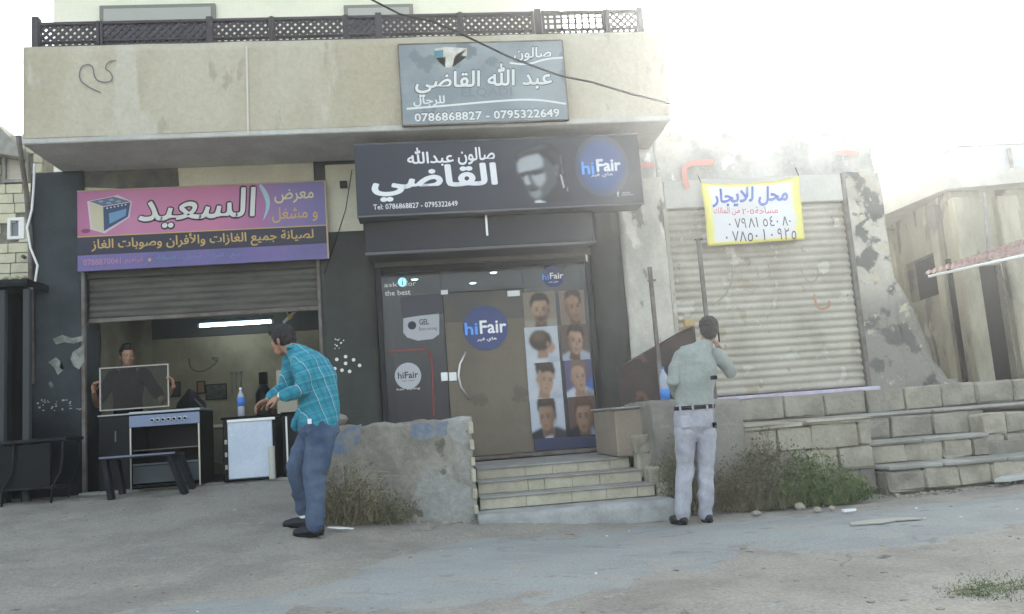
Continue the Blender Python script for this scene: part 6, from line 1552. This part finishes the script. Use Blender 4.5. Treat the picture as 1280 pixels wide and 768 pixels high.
# long bent straws
bm = bmesh.new()
for k in range(16):
    b0 = Vector((-.75 + random.uniform(-.2, .2), -2.55 + random.uniform(-.1, .1), ground_z(-.7, -2.5) + random.uniform(0, .2))); a = random.uniform(-.3, 1.2); l_ = random.uniform(.3, .6)
    tube(bm, [b0, b0 + Vector((math.sin(a) * l_ * .5, -.02, l_ * .55)), b0 + Vector((math.sin(a) * l_, -.04, l_ * (.75 if a < .6 else .5)))], [.004, .003, .002], 4)
fin(bm, 'dry_straw', flat('pale straw', (.34, .30, .19)), None, label='long pale bent straws sticking out of the weeds before the low cement wall', cat='weeds', kind='stuff')

# ================================================================== LITTER
def litter(name, px, py, pts, mat, label, cat, th=.004, dz=.032, group=None):
    c = PG(px, py); bm = bmesh.new()
    n = len(pts); a = []; b_ = []
    for i, (x, y) in enumerate(pts):
        z_ = ground_z(c.x + x, c.y + y) + dz + random.uniform(0, .008); a.append(bm.verts.new((c.x + x, c.y + y, z_))); b_.append(bm.verts.new((c.x + x, c.y + y, z_ + th)))
    bm.faces.new(a[::-1]); bm.faces.new(b_)
    for i in range(n): bm.faces.new((a[i], a[(i + 1) % n], b_[(i + 1) % n], b_[i]))
    return fin(bm, name, mat, None, label=label, cat=cat, group=group)
litter('flattened_cardboard', 1100, 658, [(-.26, -.06), (-.05, -.13), (.1, -.06), (.3, -.09), (.27, .07), (.02, .1), (-.2, .06)], mk('dusty grey cardboard', (.36, .34, .30)), 'flattened dusty cardboard lying on the road right of the weeds', 'cardboard', .008)
litter('paper_cup', 1062, 645, [(-.06, -.03), (.05, -.03), (.06, .02), (-.05, .03)], M['white'], 'crushed white paper on the road edge just beyond the flattened cardboard', 'paper', .02)
litter('metal_sheet', 1262, 606, [(-.22, -.1), (-.1, -.16), (.5, -.05), (.7, .12), (.0, .10)], mk('pale dented sheet', (.45, .45, .43), rough=.5), 'pale bent metal sheet lying by the terrace at the right edge', 'metal sheet', .03, .05)
litter('paper_scrap', 428, 667, [(-.12, .0), (-.03, -.02), (.04, .01), (.07, .0), (.09, .03), (.0, .04), (-.1, .02)], M['white'], 'thin white paper scrap on the ground right of the shoes of the man in turquoise', 'paper', .008)
litter('plastic_scrap', 298, 602, [(-.08, -.03), (.07, -.02), (.08, .03), (-.06, .04)], M['white'], 'white plastic scrap at the threshold under the white fridge door', 'plastic scrap', .02, .02)
bm = bmesh.new()
def crumb(c, r):
    q = bmesh.ops.create_icosphere(bm, subdivisions=1, radius=r); sx, sy, sz = random.uniform(.7, 1.5), random.uniform(.7, 1.3), random.uniform(.4, .9)
    for v in q['verts']: v.co = Vector((v.co.x * sx, v.co.y * sy, v.co.z * sz)) * random.uniform(.8, 1.25) + c
for k in range(520):
    if random.random() < .3: x = random.uniform(-1.0, .38); y = -2.26 - abs(random.gauss(0, .06))
    elif random.random() < .5: x = random.uniform(2.3, 4.4); y = -1.9 - abs(random.gauss(0, .12))
    else: x = random.uniform(4.4, 6.4); y = -2.06 - abs(random.gauss(0, .07))
    crumb(Vector((x, y, gz_dirt(x, y) + .004)), random.choice((.008, .012, .016, .022, .032)))
fin(bm, 'wall_foot_rubble', M['stone2'], None, label='crumbled rubble lying along the foot of the low wall and the terrace', cat='rubble', kind='stuff')
bm = bmesh.new()
def grit(c, r):
    q = bmesh.ops.create_icosphere(bm, subdivisions=1, radius=r); sx, sy, sz = random.uniform(.7, 1.4), random.uniform(.7, 1.2), random.uniform(.4, .8)
    for v in q['verts']: v.co = Vector((v.co.x * sx, v.co.y * sy, v.co.z * sz)) * random.uniform(.8, 1.2) + c
for k in range(900):
    x, y = random.uniform(-5, 5.5), random.uniform(-6.6, -.5)
    if y > -1.7 and x > -1.1: continue
    if x > .2 and y > -2.6: continue
    if random.random() > .35 + .65 * (y > road_far(x) or y < road_near(x)): continue
    grit(Vector((x, y, gz_dirt(x, y) if y > road_far(x) or y < road_near(x) else gz_road(x, y))), random.choice((.005, .007, .007, .01, .01, .014, .022)))
fin(bm, 'loose_grit', M['stone2'], None, label='loose grit and small stones scattered over the road and dirt apron', cat='gravel', kind='stuff')
bm = bmesh.new()
for k in range(60):
    x, y = random.uniform(-5, 5), random.uniform(-6, -.8)
    if (y > -1.7 and x > -1.1) or (x > .2 and y > -2.6): continue
    grit(Vector((x, y, gz_road(x, y) + .004)), random.choice((.006, .009, .013)))
fin(bm, 'paper_crumbs', M['offwhite'], None, label='tiny pale crumbs of litter scattered over the road and dirt apron', cat='litter', kind='stuff')
for (x, y, r, lab) in ((1000, 632, .05, 'pale rubble stone in the middle of the weeds, fourth of six from the left'), (985, 628, .07, 'largest pale rubble stone half hidden in the weeds'), (1022, 636, .035, 'small rubble stone in the green weeds, second from the right'), (945, 640, .04, 'leftmost small rubble stone at the foot of the dull weeds'), (962, 620, .06, 'rubble stone set back among the dull weeds, second from the left'), (1040, 634, .03, 'smallest rubble stone at the right end of the weeds')):
    c = PG(x, y + 6); rock(c.x, c.y, c.z + .03, r, M['stone'], lab, 'rubble stones in the weeds', 'rubble_stone')

# ================================================================== GLARE HAZE
# added haze volume that imitates the veiling glare of the low sun
bm = bmesh.new(); box(bm, -310, 310, -310, 310, -2.0, 10.0)
mh = bpy.data.materials.new('glare haze'); mh.use_nodes = True; t = mh.node_tree; t.nodes.clear()
pv = t.nodes.new('ShaderNodeVolumePrincipled'); pv.inputs['Density'].default_value = .0028; pv.inputs['Anisotropy'].default_value = .70; pv.inputs['Color'].default_value = (.95, .97, 1, 1)
ou = t.nodes.new('ShaderNodeOutputMaterial'); t.links.new(pv.outputs[0], ou.inputs[1])
fin(bm, 'haze', mh, None, label='added thin haze volume imitating low sun glare over the street', cat='haze', kind='stuff')
